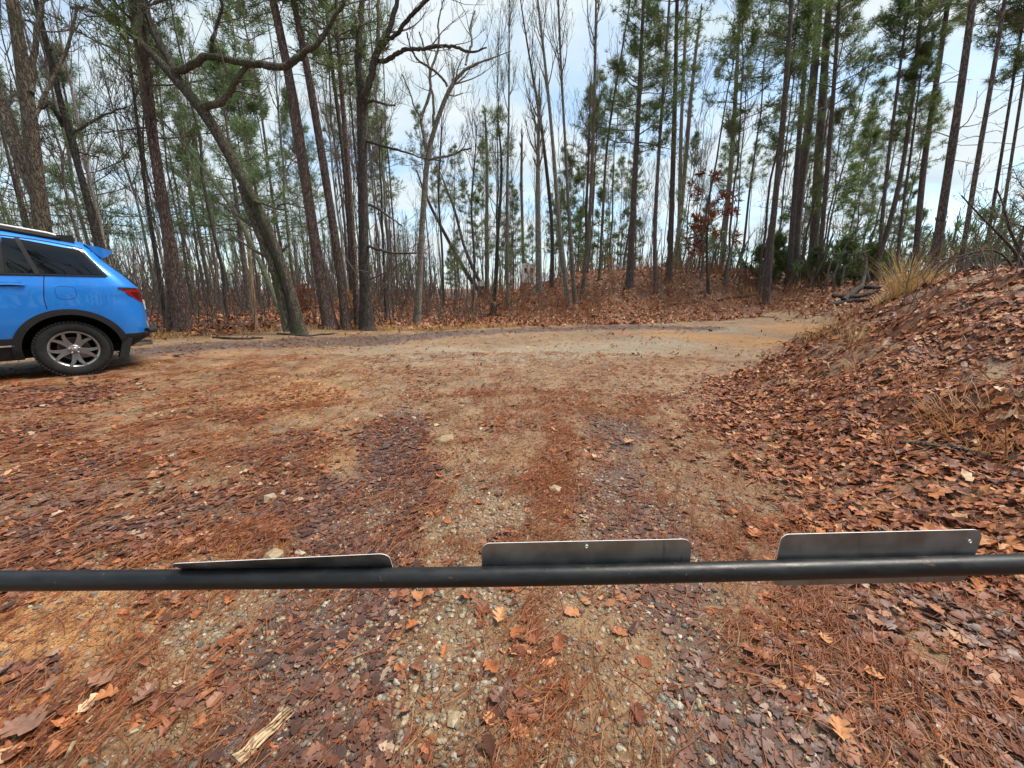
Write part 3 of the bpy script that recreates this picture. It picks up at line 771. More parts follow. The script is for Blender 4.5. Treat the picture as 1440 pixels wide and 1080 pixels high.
def make_trunk(name, P, Rr, mat, parent, S=12, flare=.6, rough=.03):
    base = P[0].copy()
    g = Geo()
    Q = P - base
    if flare:
        h = Q[:, 2]; f = 1 + flare * np.exp(-h / (Rr[0] * 2.2 + .05)); Rf = Rr * f
        k0 = np.vstack([Q[0] - norm(Q[1] - Q[0]) * .35, Q[0] + norm(Q[1] - Q[0]) * (Rr[0] * .8)])
        Q = np.vstack([k0[:1], Q[:1], k0[1:], Q[1:]]); Rf = np.concatenate([[Rf[0] * 1.25], Rf[:1], [Rr[0] * (1 + flare * .45)], Rf[1:]])
    else: Rf = Rr
    Rf = Rf * (1 + rough * rng.normal(0, 1, len(Rf)))
    tubes(g, Q, Rf, S)
    return g.build(name, mat, parent)
def hero(name, label, cat, px, widths, barkm, Yd=None, Yt=None, ext=4., group=None, K=18, crown=None, S=12, flare=.6):
    P, Rr = trunk_pts(px, widths, Yd, Yt, ext, K)
    root = empty(name, P[0], label, cat, group)
    make_trunk('trunk', P, Rr, M[barkm], root, S, flare)
    root['_'] = 0; del root['_']
    if crown is not None:
        g = Geo(); crown(g, P - P[0], Rr)
        if g.n: g.build('crown', [M['twig'], M['needle'], M['needle_soft'], M['rust_leaf'], M['tan_leaf']], root)
    return root, P, Rr
def zpx(P, py, px_=None):
    """height above the base where the trunk crosses picture row py"""
    v = P - CAM; zc_ = v[:, 1] * CP - v[:, 2] * SP; up = v[:, 1] * SP + v[:, 2] * CP
    row = 540 - FPX * up / zc_
    return float(np.interp(-py, -row, P[:, 2]) - P[0, 2])
def pine(label, px, widths, row0, Lmax, n=46, barkm='pine_bark', Yd=None, Yt=None, ext=6., K=18, top=None, nd=1, dead=7, rowdead=None, name='pine_tree', tf=9, ln=.22, wd=.022, tint=(.5, .2), sub=6, low=.45, group='pines round the clearing'):
    def cr(g, P, Rr):
        A = P + base[0]
        z0 = zpx(A, row0); z1 = P[-1, 2] * .995
        zd = zpx(A, rowdead) if rowdead else None
        pine_crown(g, P, Rr, z0, z1, n, Lmax, 0, nd, tf, ln, wd, sub, dead=dead, zdead=zd, tint=tint, low=low)
    base = [None]
    P, Rr = trunk_pts(px, widths, Yd, Yt, ext, K); base[0] = P[0]
    root = empty(name, P[0], label, 'pine tree', group)
    make_trunk('trunk', P, Rr, M[barkm], root, 10, .55)
    g = Geo(); cr(g, P - P[0], Rr); g.build('crown', [M['twig'], M['needle'], M['needle_soft']], root)
    return root
def limbs(root, base, specs, Yd, barkm, twigs=(5, 5, 4), lens=(.6, 2.), up=.35, name='limb', ext=0., rmin=.005, crown_geo=None):
    """named side limbs: each a picture polyline at depth Yd (with optional far depth), own mesh; twigs gathered in crown_geo"""
    for px, widths, ye in specs:
        n = len(px); ys = np.linspace(Yd, Yd + ye, n)
        P = np.array([at(a, b, y) for (a, b), y in zip(px, ys)])
        t_ = np.array([y / ray(a, b)[1] for (a, b), y in zip(px, ys)])
        Rr = np.interp(np.linspace(0, 1, n), np.linspace(0, 1, len(widths)), widths) / 2 * t_ / FPX
        q = resample(np.hstack([P, Rr[:, None]]), max(12, n * 4)); P, Rr = q[:, :3], q[:, 3] * rng.uniform(.90, 1.12, max(12, n * 4))
        P = P + np.vstack([np.zeros(3), rng.normal(0, .008, (len(P) - 1, 3))])
        g = Geo(); tubes(g, P - base, Rr, 8); g.build(name, M[barkm], root)
        if crown_geo is not None and twigs:
            bare_crown(crown_geo, P - base, Rr, twigs, lens, (.3, 1.), (.4, 1.0), up, .2, 0, .4, rmin)
# ------------------------------------------------------------------ the trees one can point at, from left to right
# big double oak behind the car
root, P, Rr = hero('oak_tree', 'massive forked brown trunk rising behind the roof of the blue car', 'oak tree',
    [(66, 372), (58, 300), (49, 235), (40, 150), (28, 60), (17, 0)], [30, 28, 26, 24, 23, 21], 'brown_bark', Yd=8.6, ext=5)
bz = P[0]; cg = Geo()
limbs(root, bz, [([(58, 300), (46, 258), (28, 215), (8, 165), (-22, 95), (-60, 20)], [12, 17, 18, 17, 14, 10], .4), ([(42, 130), (52, 40), (66, -20)], [9, 6, 5], .8),
                 ([(47, 165), (70, 120), (95, 70), (110, 10)], [5, 4, 3], .6)], 8.6, 'brown_bark', (5, 5, 4), crown_geo=cg)
bare_crown(cg, P[8:] - bz, Rr[8:], (9, 5, 4), (.8, 2.2))
cg.build('crown', M['twig'], root)
# dark slanting trunk
root, P, Rr = hero('slanting_tree', 'dark crooked slanting trunk just right of the massive forked trunk', 'tree',
    [(150, 385), (138, 328), (118, 262), (98, 195), (80, 125), (62, 45), (50, 0)], [15, 14, 12, 11, 11, 11, 9], 'dark_bark', Yd=9.4, ext=5)
cg = Geo()
limbs(root, P[0], [([(96, 190), (125, 175), (150, 160), (178, 150)], [4, 3, 2], .5), ([(89, 178), (70, 140), (58, 155)], [6, 4, 2], -.3), ([(70, 70), (62, 40), (40, 28), (20, 30)], [5, 3, 2], .3),
    ([(100, 205), (112, 215), (140, 222)], [3, 2, 2], .4)], 9.4, 'dark_bark', (6, 5, 4), (.5, 1.6), crown_geo=cg)
bare_crown(cg, P[6:] - P[0], Rr[6:], (12, 5, 4), (.6, 2.0)); cg.build('crown', M['twig'], root)

pine('tall reddish pine with its dark split base close behind the rear of the car', [(258, 466), (245, 385), (232, 300), (216, 205), (202, 110), (190, 25), (186, 0)], [24, 21, 19, 17, 14, 11, 10], 200, 2.6, 34, 'red_pine_bark', ext=5, low=.9, rowdead=330, dead=16)
pine('thin dark pine standing close against the tall reddish pine near the car', [(244, 462), (232, 330), (224, 240), (213, 130), (203, 50), (198, 0)], [12, 9, 8, 7, 6, 5], 120, 1.8, 26, 'red_pine_bark', Yd=10.6, ext=4, rowdead=300)
pine('dark fissured stub pine leaning left beside the tall reddish pine', [(236, 463), (226, 400), (214, 330), (204, 262), (190, 150), (180, 60)], [9, 8, 7, 6, 5, 4], 60, 1.5, 18, 'dark_bark', Yd=11.2, ext=4)

# the mossy twin-stemmed oak that arches over to the left, with long crooked limbs
root, P, Rr = hero('oak_tree', 'mossy oak leaning far left, its two stems joined, crooked limbs reaching right', 'oak tree',
    [(421, 470), (413, 420), (397, 378), (382, 332), (364, 293), (345, 262), (322, 215), (303, 178), (282, 150), (258, 121), (232, 96), (200, 60), (171, 34), (138, 6)],
    [18, 15, 14, 15, 16, 18, 19, 19, 19, 18, 15, 13, 10, 7], 'oak_bark', ext=3, K=26)
YO = P[0, 1]; cg = Geo()
limbs(root, P[0], [
    ([(407, 466), (398, 420), (385, 375), (366, 330), (352, 295), (340, 262)], [16, 14, 13, 13, 13, 13], .15),
    ([(240, 103), (267, 95), (278, 86), (288, 78), (300, 80), (322, 84), (348, 89), (376, 91), (394, 96), (413, 87), (431, 72), (447, 62), (460, 42), (468, 28), (484, 4)], [10, 9, 8, 9, 9.5, 9, 7.5, 6, 4.5], -.6),
    ([(284, 152), (297, 147), (310, 145), (322, 132), (332, 113), (341, 99), (350, 89)], [11, 9.5, 8, 7, 6.5], -.25),
    ([(297, 78), (298, 62), (303, 45), (309, 22), (313, 12), (311, -14)], [6, 5, 4, 4], -.3),
    ([(189, 48), (195, 30), (193, 8), (190, -20)], [11, 10, 8, 6], .3),
    ([(250, 112), (236, 80), (216, 45), (205, 10), (196, -20)], [11, 10, 9, 8], .6),
    ([(348, 280), (366, 285), (385, 292), (406, 298)], [5, 3, 2], -.3), ([(382, 300), (396, 287), (412, 287)], [3, 2, 2], -.2),
    ([(180, 40), (150, 25), (120, 10), (100, 12)], [6, 4, 3], -.4)], YO, 'oak_bark', (5, 5, 4), (.5, 1.7), crown_geo=cg, rmin=.004)
bare_crown(cg, P[17:] - P[0], Rr[17:], (9, 5, 4), (.6, 2.0)); cg.build('crown', M['twig'], root)
# slim pale mossy stem leaning left across its foot
root, P, Rr = hero('leaning_tree', 'slim pale green mossy stem leaning left across the foot of the mossy oak', 'tree',
    [(405, 465), (376, 392), (351, 336), (335, 302), (318, 280), (298, 250), (262, 205), (222, 165)], [8, 8, 7, 7, 6, 5, 4, 3], 'moss_bark', ext=2,
    crown=lambda g, P, Rr: bare_crown(g, P[8:], Rr[8:], (9, 5, 3), (.5, 1.6)))
# broken pale snag
P, Rr = trunk_pts([(360, 462), (356, 420), (352, 372), (348, 334)], [7, 7, 6, 4], ext=0, K=10)
root = empty('snag', P[0], 'pale barkless broken snag standing left of the mossy oak', 'dead tree')
make_trunk('trunk', P, Rr, M['dead_wood'], root, 8, .2, .06)
g = Geo(); tip = P[-1] - P[0]
tubes(g, np.array([[tip - [0, 0, .1], tip + [.02, 0, .18], tip + [.04, 0, .34]]]), np.array([[.05, .03, .004]]), 5); g.build('splinter', M['dead_wood'], root)

pine('stout reddish pine flecked with lichen just right of the mossy oak', [(465, 462), (456, 420), (445, 360), (433, 275), (419, 180), (404, 90), (388, 15), (384, 0)], [19, 17, 16, 15, 15, 14, 13, 12], 40, 2.6, 40, 'red_pine_bark', ext=6, dead=8, rowdead=330)
pine('slender reddish pine leaning left between the stout lichen pine and the forked oak', [(487, 461), (478, 380), (466, 300), (452, 215), (440, 140), (426, 60), (412, 0)], [13, 12, 12, 11, 11, 10, 9], 20, 2.4, 40, 'red_pine_bark', ext=6, rowdead=250, Yd=11.6)
pine('thin reddish pine against the left side of the forked dark oak', [(503, 463), (497, 340), (490, 240), (482, 150), (476, 80), (473, 0)], [9, 8, 7.5, 7, 6, 5], 115, 2.0, 36, 'red_pine_bark', Yd=12.2, ext=3, rowdead=260)
pine('thin dark pine half hidden left of the thin reddish one beside the forked oak', [(497, 455), (492, 330), (483, 215), (473, 140), (462, 60), (458, 0)], [8, 7, 6, 6, 5, 4], 100, 1.9, 30, 'dark_bark', Yd=13.4, ext=3, rowdead=240)

root, P, Rr = hero('oak_tree', 'straight dark oak with grey lichen foot, forking into upright limbs at the clearing edge', 'oak tree',
    [(516, 464), (513, 400), (511, 324), (510, 250), (509, 190), (509, 140)], [18, 15, 14, 14, 14, 15], 'dark_bark', ext=0, K=16)
YO = P[0, 1]; cg = Geo()
limbs(root, P[0], [
    ([(509, 144), (505, 114), (503, 88), (504, 55), (507, 28), (510, -10), (514, -50)], [10, 9, 9, 8, 7, 5], .3),
    ([(509, 146), (516, 128), (523, 104), (528, 76), (540, 56), (551, 32), (558, 5), (566, -40)], [11, 10, 9, 8, 7, 5], -.4),
    ([(526, 84), (533, 72), (545, 55), (558, 48), (573, 28), (588, 12), (604, -2), (630, -25)], [6, 6, 5, 5, 4], -.8),
    ([(527, 84), (536, 87), (546, 84), (556, 76), (568, 71), (580, 69), (602, 67), (622, 64), (640, 66), (655, 72), (668, 74), (684, 66)], [6, 6, 5, 5, 4, 2], -1.0),
    ([(518, 118), (531, 66), (533, 30), (531, -5), (528, -45)], [6, 6, 5, 4, 3], .4),
    ([(510, 148), (518, 143), (526, 141), (540, 146), (556, 149)], [5, 4, 3, 2], -.3),
    ([(512, 197), (540, 206), (570, 213), (592, 222), (625, 228)], [4, 3, 2, 1.5], -.6), ([(512, 345), (530, 350), (556, 357), (588, 356)], [5, 4, 3, 2], -.4),
    ([(510, 285), (530, 292), (548, 305), (566, 318)], [4, 3, 2], .4), ([(512, 395), (528, 390), (545, 382)], [3, 2, 1], .2)], YO, 'dark_bark', (5, 4, 4), (.4, 1.5), crown_geo=cg, rmin=.0045)
cg.build('crown', M['twig'], root)
hero('sapling', 'thin crooked dark sapling just right of the forked dark oak', 'young tree', [(543, 452), (539, 340), (535, 285), (541, 262), (531, 245), (534, 215)], [4, 4, 3.5, 3, 2.5, 2], 'dark_bark', ext=1.0, S=7,
    crown=lambda g, P, Rr: bare_crown(g, P[5:], Rr[5:], (11, 4, 3), (.3, 1.1), ang=(.7, 1.3)))

# pale crooked tree in the middle-left
root, P, Rr = hero('crooked_tree', 'pale crooked bare tree standing alone at the far edge, mottled white foot', 'tree',
    [(586, 456), (590, 390), (593, 324), (598, 260), (601, 212), (607, 196), (613, 172), (623, 147), (631, 124), (645, 103), (655, 91), (668, 88), (684, 86)], [10, 9, 8, 8, 8, 7, 7, 6, 6, 5, 4, 3, 2], 'grey_bark', ext=.8, K=26)
YO = P[0, 1]; cg = Geo()
limbs(root, P[0], [
    ([(600, 212), (595, 186), (592, 165), (598, 150), (606, 128), (604, 110), (606, 97), (612, 84), (618, 60), (616, 30), (624, 0)], [5, 4.5, 4, 3.5, 3, 2], .4),
    ([(609, 178), (610, 156), (609, 134), (604, 115), (605, 98), (598, 75), (590, 45)], [4, 3.5, 3, 2], -.3),
    ([(629, 122), (622, 110), (610, 98), (600, 92), (588, 85), (578, 70), (572, 45)], [4, 3.5, 3, 2], -.5),
    ([(602, 225), (620, 221), (637, 218), (650, 211), (663, 208)], [4, 3.5, 3, 2], -.4),
    ([(655, 91), (658, 76), (665, 60), (660, 40), (668, 15)], [3.5, 3, 2], .3),
    ([(622, 150), (632, 132), (640, 136), (650, 131)], [3, 2, 1.5], .4), ([(593, 168), (582, 150), (576, 128), (566, 105)], [3, 2, 1.5], .4)], YO, 'grey_bark', (5, 4, 4), (.4, 1.5), .6, crown_geo=cg, rmin=.0045)
bare_crown(cg, P[16:] - P[0], Rr[16:], (7, 5, 4), (.6, 1.7), up=.7, rmin=.0045); cg.build('crown', M['twig'], root)

# v-shaped clump by the white things
root, P, Rr = hero('leaning_tree', 'thin dark stem leaning left from a forked clump behind the black stump', 'tree', [(684, 420), (661, 393), (640, 356), (622, 322), (605, 290), (592, 258)], [7, 6, 5, 4.5, 4, 3], 'dark_bark', ext=1.5,
    crown=lambda g, P, Rr: bare_crown(g, P[5:], Rr[5:], (10, 4, 4), (.5, 1.8), up=.8, rmin=.005))
hero('leaning_tree', 'second thin stem leaning left, higher in the forked clump behind the black stump', 'tree', [(688, 420), (668, 385), (650, 340), (640, 295), (626, 262)], [6, 5, 4, 3.5, 3], 'dark_bark', ext=1.5,
    crown=lambda g, P, Rr: bare_crown(g, P[5:], Rr[5:], (10, 4, 4), (.5, 1.8), up=.8, rmin=.005))
pine('small pine with one rounded tuft of dark needles above the black stump', [(685, 420), (684, 330), (685, 250), (684, 190), (682, 160)], [6, 5, 4.5, 4, 3], 215, 1.7, 34, 'dark_bark', ext=.6, nd=1, tf=7, dead=10, rowdead=330)
pine('twin stem of the small tufted pine above the black stump', [(695, 424), (700, 330), (706, 250), (704, 200), (700, 170)], [5, 4.5, 4, 3, 3], 225, 1.4, 20, 'dark_bark', ext=.5, tf=7, dead=8)
bt = [([(714, 436), (713, 350), (713, 260), (715, 195), (716, 120), (716, 60)], [5, 5, 4, 3, 2.5, 2], 'slim bare tree straight up behind the black stump', 'grey_bark'),
      ([(758, 412), (757, 345), (756, 278), (757, 210), (758, 150)], [9, 8, 7, 5, 4], 'pale trunked bare tree halfway up the leafy hill, left of the multi-stemmed clump', 'grey_bark'),
      ([(737, 404), (735, 330), (733, 260), (734, 190)], [5, 4, 4, 3], 'thin dark bare tree on the hill in front of the white camper', 'dark_bark'),
      ([(800, 430), (791, 362), (784, 296), (779, 218), (768, 100), (758, 20)], [7, 7, 6, 5, 4, 3], 'left stem of the pale multi-stemmed clump on the leafy hill', 'grey_bark'),
      ([(809, 427), (804, 362), (800, 300), (796, 222), (790, 116), (786, 30)], [6, 6, 5, 4, 3.5, 3], 'middle stem of the pale multi-stemmed clump on the leafy hill', 'grey_bark'),
      ([(818, 420), (825, 362), (830, 305), (834, 194), (837, 93), (838, 10)], [6, 6, 5, 5, 4, 3], 'right stem of the pale multi-stemmed clump on the leafy hill', 'brown_bark'),
      ([(776, 405), (778, 330), (770, 250), (762, 180), (748, 100), (736, 30)], [6, 5, 5, 4, 3, 2], 'dark bare tree curving left behind the pale multi-stemmed clump', 'dark_bark'),
      ([(826, 385), (824, 300), (828, 220), (830, 140)], [4, 4, 3, 2], 'thin bare sapling behind the right stem of the multi-stemmed clump', 'dark_bark'),
      ([(842, 396), (848, 300), (852, 210), (866, 120), (880, 40)], [4, 4, 3.5, 3, 2], 'thin bare tree leaning right just left of the foremost hill pine', 'brown_bark'),
      ([(664, 440), (668, 370), (662, 290), (668, 220)], [4, 3.5, 3, 2], 'thin sapling between the pale crooked tree and the black stump', 'dark_bark'),
      ([(624, 432), (622, 350), (616, 280), (620, 200)], [3.5, 3, 3, 2], 'thin sapling just right of the pale crooked tree', 'dark_bark')]
for k, (px, ws_, lab, bk) in enumerate(bt):
    top = px[-1][1]
    hero('bare_tree', lab, 'bare tree', px, ws_, bk, ext=2.5 if top < 130 else 1.2, S=8, flare=.3, group='bare trees on the leafy hill',
         crown=(lambda g, P, Rr: bare_crown(g, P[6:], Rr[6:], (16, 6, 4), (.7, 2.7), ang=(.3, .65), up=.7, wob=.12, rmin=.0055)))
g = Geo()

# pines of the ridge
pine('foremost pine on the leafy hill, its trunk alone before the ridge', [(885, 404), (888, 345), (891, 280), (896, 190), (900, 110), (903, 40)], [9.5, 9, 8, 7, 6, 5], 215, 2.2, 64, ext=4.5, tf=17, low=.8)
pine('thin pine right of the foremost hill pine', [(922, 412), (920, 330), (926, 220), (933, 125), (938, 50)], [6, 6, 5, 4.5, 4], 190, 1.9, 50, ext=4, tf=16)
pine('tall pine with a straight black trunk left of a close twin', [(941, 396), (944, 310), (947, 215), (950, 110), (952, 0)], [8, 8, 7, 6, 5], 110, 2.3, 60, ext=5, tf=13, rowdead=260)
pine('close twin right behind the tall straight pine', [(953, 380), (956, 290), (957, 195), (962, 90), (966, 0)], [6, 6, 5, 5, 4], 100, 2.0, 46, ext=5, tf=16)
pine('curving pine leaning right, tufted well down its stem', [(951, 364), (957, 300), (964, 231), (969, 165), (975, 100), (984, 30)], [7, 6.5, 6, 6, 5, 4], 170, 2.0, 52, ext=3, tf=16)
pine('pine with fanned bare lower branches behind the rust leaved sapling', [(1014, 378), (1022, 300), (1029, 222), (1035, 125), (1040, 20)], [8, 8, 7, 6.5, 5], 85, 2.3, 44, ext=5, tf=16, dead=16, rowdead=200)
pine('slim pine between the fanned pine and the big pair of trunks', [(1084, 345), (1091, 270), (1100, 190), (1108, 80), (1113, 0)], [10, 9, 9, 8, 7], 110, 2.4, 50, ext=5, Yd=20)
pine('thick left trunk of the big pair of pines at the top of the slope', [(1114, 402), (1119, 320), (1126, 250), (1138, 175), (1147, 80), (1152, 10)], [18, 16, 14, 13, 12, 10], 75, 3.0, 60, ext=6, nd=2, tf=16, dead=9, rowdead=220)
pine('thick right trunk of the big pair of pines at the top of the slope', [(1140, 398), (1146, 330), (1149, 255), (1156, 150), (1163, 40)], [15, 15, 14, 14, 11], 60, 3.0, 54, ext=6, nd=2, tf=16, rowdead=200)
pine('slimmer pine rising behind and between the big pair', [(1110, 380), (1116, 290), (1124, 190), (1132, 90)], [9, 8, 8, 7], 70, 2.0, 36, ext=5, Yd=23)
pine('dark pine close right of the big pair with long upswept boughs', [(1152, 372), (1161, 270), (1169, 170), (1177, 60), (1180, 0)], [8, 7, 7, 6, 5], 165, 2.6, 46, ext=5, Yd=22, low=1.)
rp = [([(1236, 362), (1243, 280), (1252, 200), (1264, 110), (1270, 60)], [6, 6, 5.5, 5, 4], 120, 2.0, 'slim ridge pine left of the leaning forked one', 2.5, None),
      ([(1231, 378), (1248, 325), (1263, 272), (1272, 220), (1279, 170), (1290, 80), (1296, 0)], [9, 8, 8, 7, 7, 6, 5], 90, 2.2, 'leaning pine with a crooked foot behind the golden grass', 4, None),
      ([(1262, 362), (1270, 290), (1283, 200), (1290, 140)], [5, 5, 4, 3], 205, 1.7, 'thin pine hidden behind the leaning crooked pine', 2, None),
      ([(1287, 372), (1294, 280), (1302, 205), (1318, 110), (1332, 10)], [10, 10, 9, 9, 8], 30, 2.4, 'straight dark pine right behind the golden grass', 6, None),
      ([(1313, 374), (1323, 310), (1333, 245), (1347, 155), (1359, 70), (1368, 0)], [16, 14, 13, 13, 12, 11], -30, 2.6, 'stoutest leaning pine standing at the crest of the leafy bank', 6, 11.8),
      ([(1352, 365), (1363, 300), (1379, 200), (1397, 105), (1411, 10)], [9, 9, 8, 8, 7], 20, 2.4, 'next pine right of the stoutest bank pine', 6, 13),
      ([(1385, 360), (1400, 270), (1416, 170), (1430, 80)], [6, 6, 5, 5], 90, 2.0, 'thin pine near the right edge behind the evergreen brush', 5, 15),
      ([(1402, 360), (1418, 250), (1434, 150), (1446, 70)], [6, 6, 5, 5], 110, 2.0, 'last thin pine at the right edge of the bank', 5, 14.5)]
for px, ws_, r0, Lm, lab, ex, yd in rp:
    pine(lab, px, ws_, r0, Lm, 48, ext=ex, Yd=yd if yd else 21, tf=15, rowdead=250, dead=9)

# rust leaved sapling at the foot of the ridge
root, P, Rr = hero('sapling', 'slender sapling still hung with rusty red leaves at the hill foot', 'young tree', [(997, 414), (994, 375), (994, 330), (998, 285), (1000, 248)], [5, 4, 3, 2.5, 1.5], 'dark_bark', ext=0, S=7)
g = Geo(); A, RA = child((P - P[0])[None, 5:], Rr[None, 5:], 24, (.0, 1), (.8, 1.3), None or (.1, .2), .5, 5, .05, .15, lens=(.5, 1.5)); tubes(g, A, RA, 3, 0)
B, RB = child(A, RA, 4, (.3, 1), (.4, .9), (.25, .5), .6, 3, 0, .2); tubes(g, B, RB, 3, 0)
p, dd_ = along(B, (.5, 1.)); tufts(g, p, dd_ + np.array([0, 0, -.4]), 7, .20, .095, 1, spread=.8); g.build('crown', [M['twig'], M['rust_leaf']], root)
# orange-tan beech leaves on little saplings
for k, (px, hgt, lab, mt) in enumerate([((493, 458), 1.0, 'tan leaved beech sapling beside the foot of the forked oak', 'tan_leaf'), ((420, 462), .9, 'low orange leaved sapling at the foot of the mossy oak', 'rust_leaf'), ((747, 420), 1.7, 'tan leaved sapling in front of the white camper', 'tan_leaf'),
        ((1046, 412), 1.1, 'rusty leaved seedling before the green cedar bushes', 'rust_leaf'), ((862, 415), 1.6, 'small orange leaved sapling left of the foremost hill pine', 'tan_leaf'), ((527, 452), .9, 'low tan leaved bush just right of the forked oak', 'tan_leaf'),
        ((590, 440), 1.3, 'tan leaved sprig by the pale crooked tree', 'tan_leaf'), ((445, 455), 1.1, 'rusty sprig between the two reddish pines', 'rust_leaf')]):
    b = gp(*px); root = empty('leafy_sapling', b, lab, 'young tree', 'little saplings still in leaf')
    n = 3; Q = np.zeros((n, 5, 3)); a = rng.uniform(0, 6.28, n)
    for q in range(5): Q[:, q] = np.stack([np.cos(a) * .12 * q * hgt * .5, np.sin(a) * .12 * q * hgt * .5, np.full(n, hgt * q / 4)], -1) + rng.normal(0, .02, (n, 3))
    g = Geo(); tubes(g, Q, np.full((n, 5), .012) * np.linspace(1, .4, 5), 4); g.build('stem', M['twig'], root)
    g = Geo(); A, RA = child(Q, np.full((n, 5), .008), 6, (.3, 1), (.6, 1.2), (.2, .45), .6, 3, .1, .2); tubes(g, A, RA, 3, 0)
    p, dd_ = along(A, (.3, .65, 1.)); tufts(g, p, dd_ + np.array([0, 0, -.3]), 4, .12, .05, 1, .9); g.build('crown', [M['twig'], M[mt]], root)

# green cedars and evergreen brush
def bush(label, px, hgt, rad, name='cedar_bush', n=40, Yd=None, mt='cedar', ln=.10, wd=.026, K=17):
    b = gp(*px) if Yd is None else at(*px, Yd)
    b = b.copy(); b[2] = float(Hs(b[0], b[1])); root = empty(name, b, label, 'evergreen bush', 'evergreen bushes along the ridge')
    TP = np.stack([np.zeros(6), np.zeros(6), np.linspace(0, hgt, 6)], 1) + rng.normal(0, .03, (6, 3)); TP[0] = [0, 0, -.1]
    TR = np.linspace(.05, .01, 6) * hgt / 2.5
    g = Geo(); tubes(g, TP, TR, 6); g.build('stem', M['dark_bark'], root)
    g = Geo(); pine_crown(g, TP, TR, .15, hgt, n, rad, 0, 1, K, ln, wd, 8, .5, 0, tint=(.45, .2), low=1.); g.build('crown', [M['twig'], M[mt]], root)
bush('broad dark green cedar bush right of the big pair of pines', (1180, 402), 2.1, 1.5, n=46)
bush('upright green cedar in front of the slim pine left of the big pair', (1086, 402), 2.6, 1.0, n=50)
bush('low green cedar between the big pair of pine trunks', (1145, 402), 1.7, 1.1, n=44)
bush('light green cedar bush half hidden behind the thick left trunk', (1108, 400), 1.8, 1.2, n=44)
bush('rounded dark cedar right of the broad cedar bush', (1212, 398), 1.7, 1.3, n=50)
bush('small outer cedar at the right end of the cedar row', (1236, 392), 1.3, 1.0, n=36)
bush('olive cedar bush behind the rusty seedling', (1064, 400), 1.9, .9, n=36)
bush('spreading green evergreen brush at the right edge of the bank', (1425, 372), 2.6, 1.5, Yd=10.5, n=30, K=8, ln=.09, wd=.013)
bush('loose evergreen brush below the right edge pines', (1375, 376), 1.9, 1.2, Yd=13.5, n=26, K=8, ln=.1, wd=.015)

# feathery light green pine boughs standing deeper on the left
for k, (px, py, Yd, hgt, lab) in enumerate([(352, 440, 17, 9.5, 'feathery light green young pine seen behind the mossy oak'), (395, 440, 20, 10.5, 'soft green pine filling the gap between mossy oak and lichen pine'), (150, 420, 18, 10, 'soft dark green pine high behind the slanting trunk'),
        (300, 440, 24, 10, 'pale feathery pine deep behind the crooked limbs'), (60, 420, 20, 11, 'bushy pine behind the massive forked trunk'), (455, 440, 24, 11, 'bushy pine behind the slender reddish pines')]):
    p0 = at(px, py, Yd); p0[2] = float(Hs(p0[0], p0[1])); root = empty('young_pine', p0, lab, 'pine tree', 'soft green pines on the left')
    TP = np.stack([np.linspace(0, rng.normal(0, .4), 10), np.zeros(10), np.linspace(-.2, hgt, 10)], 1); TR = np.linspace(.12, .02, 10)
    g = Geo(); tubes(g, TP, TR, 7); g.build('trunk', M['pine_bark'], root)
    g = Geo(); pine_crown(g, TP, TR, hgt * .32, hgt, 60, 2.4, 0, 1, 11, .24, .024, 7, .7, 8, tint=(.5, .2), low=.8); g.build('crown', [M['twig'], M['needle_soft']], root)

# ------------------------------------------------------------------ the woods behind: a few shapes of each kind, copied
def proto_pine(hgt, seed, crown0, Lm, n, K, ln, wd, r0, nd='needle'):
    TP = np.stack([np.cumsum(rng.normal(0, .06, 14)), np.cumsum(rng.normal(0, .06, 14)), np.linspace(-.4, hgt, 14)], 1); TP[:2, :2] = 0
    TR = np.linspace(r0, r0 * .2, 14); TR[0] *= 1.3
    root = empty('background_pine', (0, 0, 0))
    g = Geo(); tubes(g, TP, TR, 7); g.build('trunk', M['pine_bark'], root)
    g = Geo(); pine_crown(g, TP, TR, hgt * crown0, hgt, n, Lm, 0, 1, K, ln, wd, 5, .6, 10, tint=(.45, .2)); g.build('crown', [M['twig'], M[nd]], root)
    return root
def proto_bare(hgt, r0, n1, mt, lean=.05):
    K = 14; TP = np.stack([np.cumsum(rng.normal(0, lean, K)), np.cumsum(rng.normal(0, lean, K)), np.linspace(-.4, hgt, K)], 1); TP[:2, :2] = 0
    TR = np.linspace(r0, r0 * .15, K); TR[0] *= 1.3
    root = empty('background_tree', (0, 0, 0))
    g = Geo(); tubes(g, TP, TR, 6); g.build('trunk', M[mt], root)
    g = Geo(); bare_crown(g, TP[3:], TR[3:], (n1, 6, 3), (hgt * .1, hgt * .25), (.15, 1.), (.35, .8), .7, .16, 0, .5, .007); g.build('crown', M['twig'], root)
    return root
PP = [proto_pine(h_, k, c0, Lm, n, 8, .28, .034, r0 * .62) for k, (h_, c0, Lm, n, r0) in enumerate([(15, .62, 1.9, 34, .13), (17, .66, 2.1, 36, .15), (12, .5, 1.7, 34, .10), (9, .35, 1.6, 36, .08), (14, .7, 1.6, 28, .11), (6.5, .25, 1.5, 34, .06)])]
PB = [proto_bare(h_, r0 * .62, n1, mt) for h_, r0, n1, mt in [(13, .10, 15, 'brown_bark'), (11, .08, 14, 'grey_bark'), (14, .13, 16, 'far_bark'), (9, .06, 13, 'moss_bark'), (12, .09, 15, 'dark_bark'), (7, .045, 12, 'brown_bark')]]
used = set()
taken = []
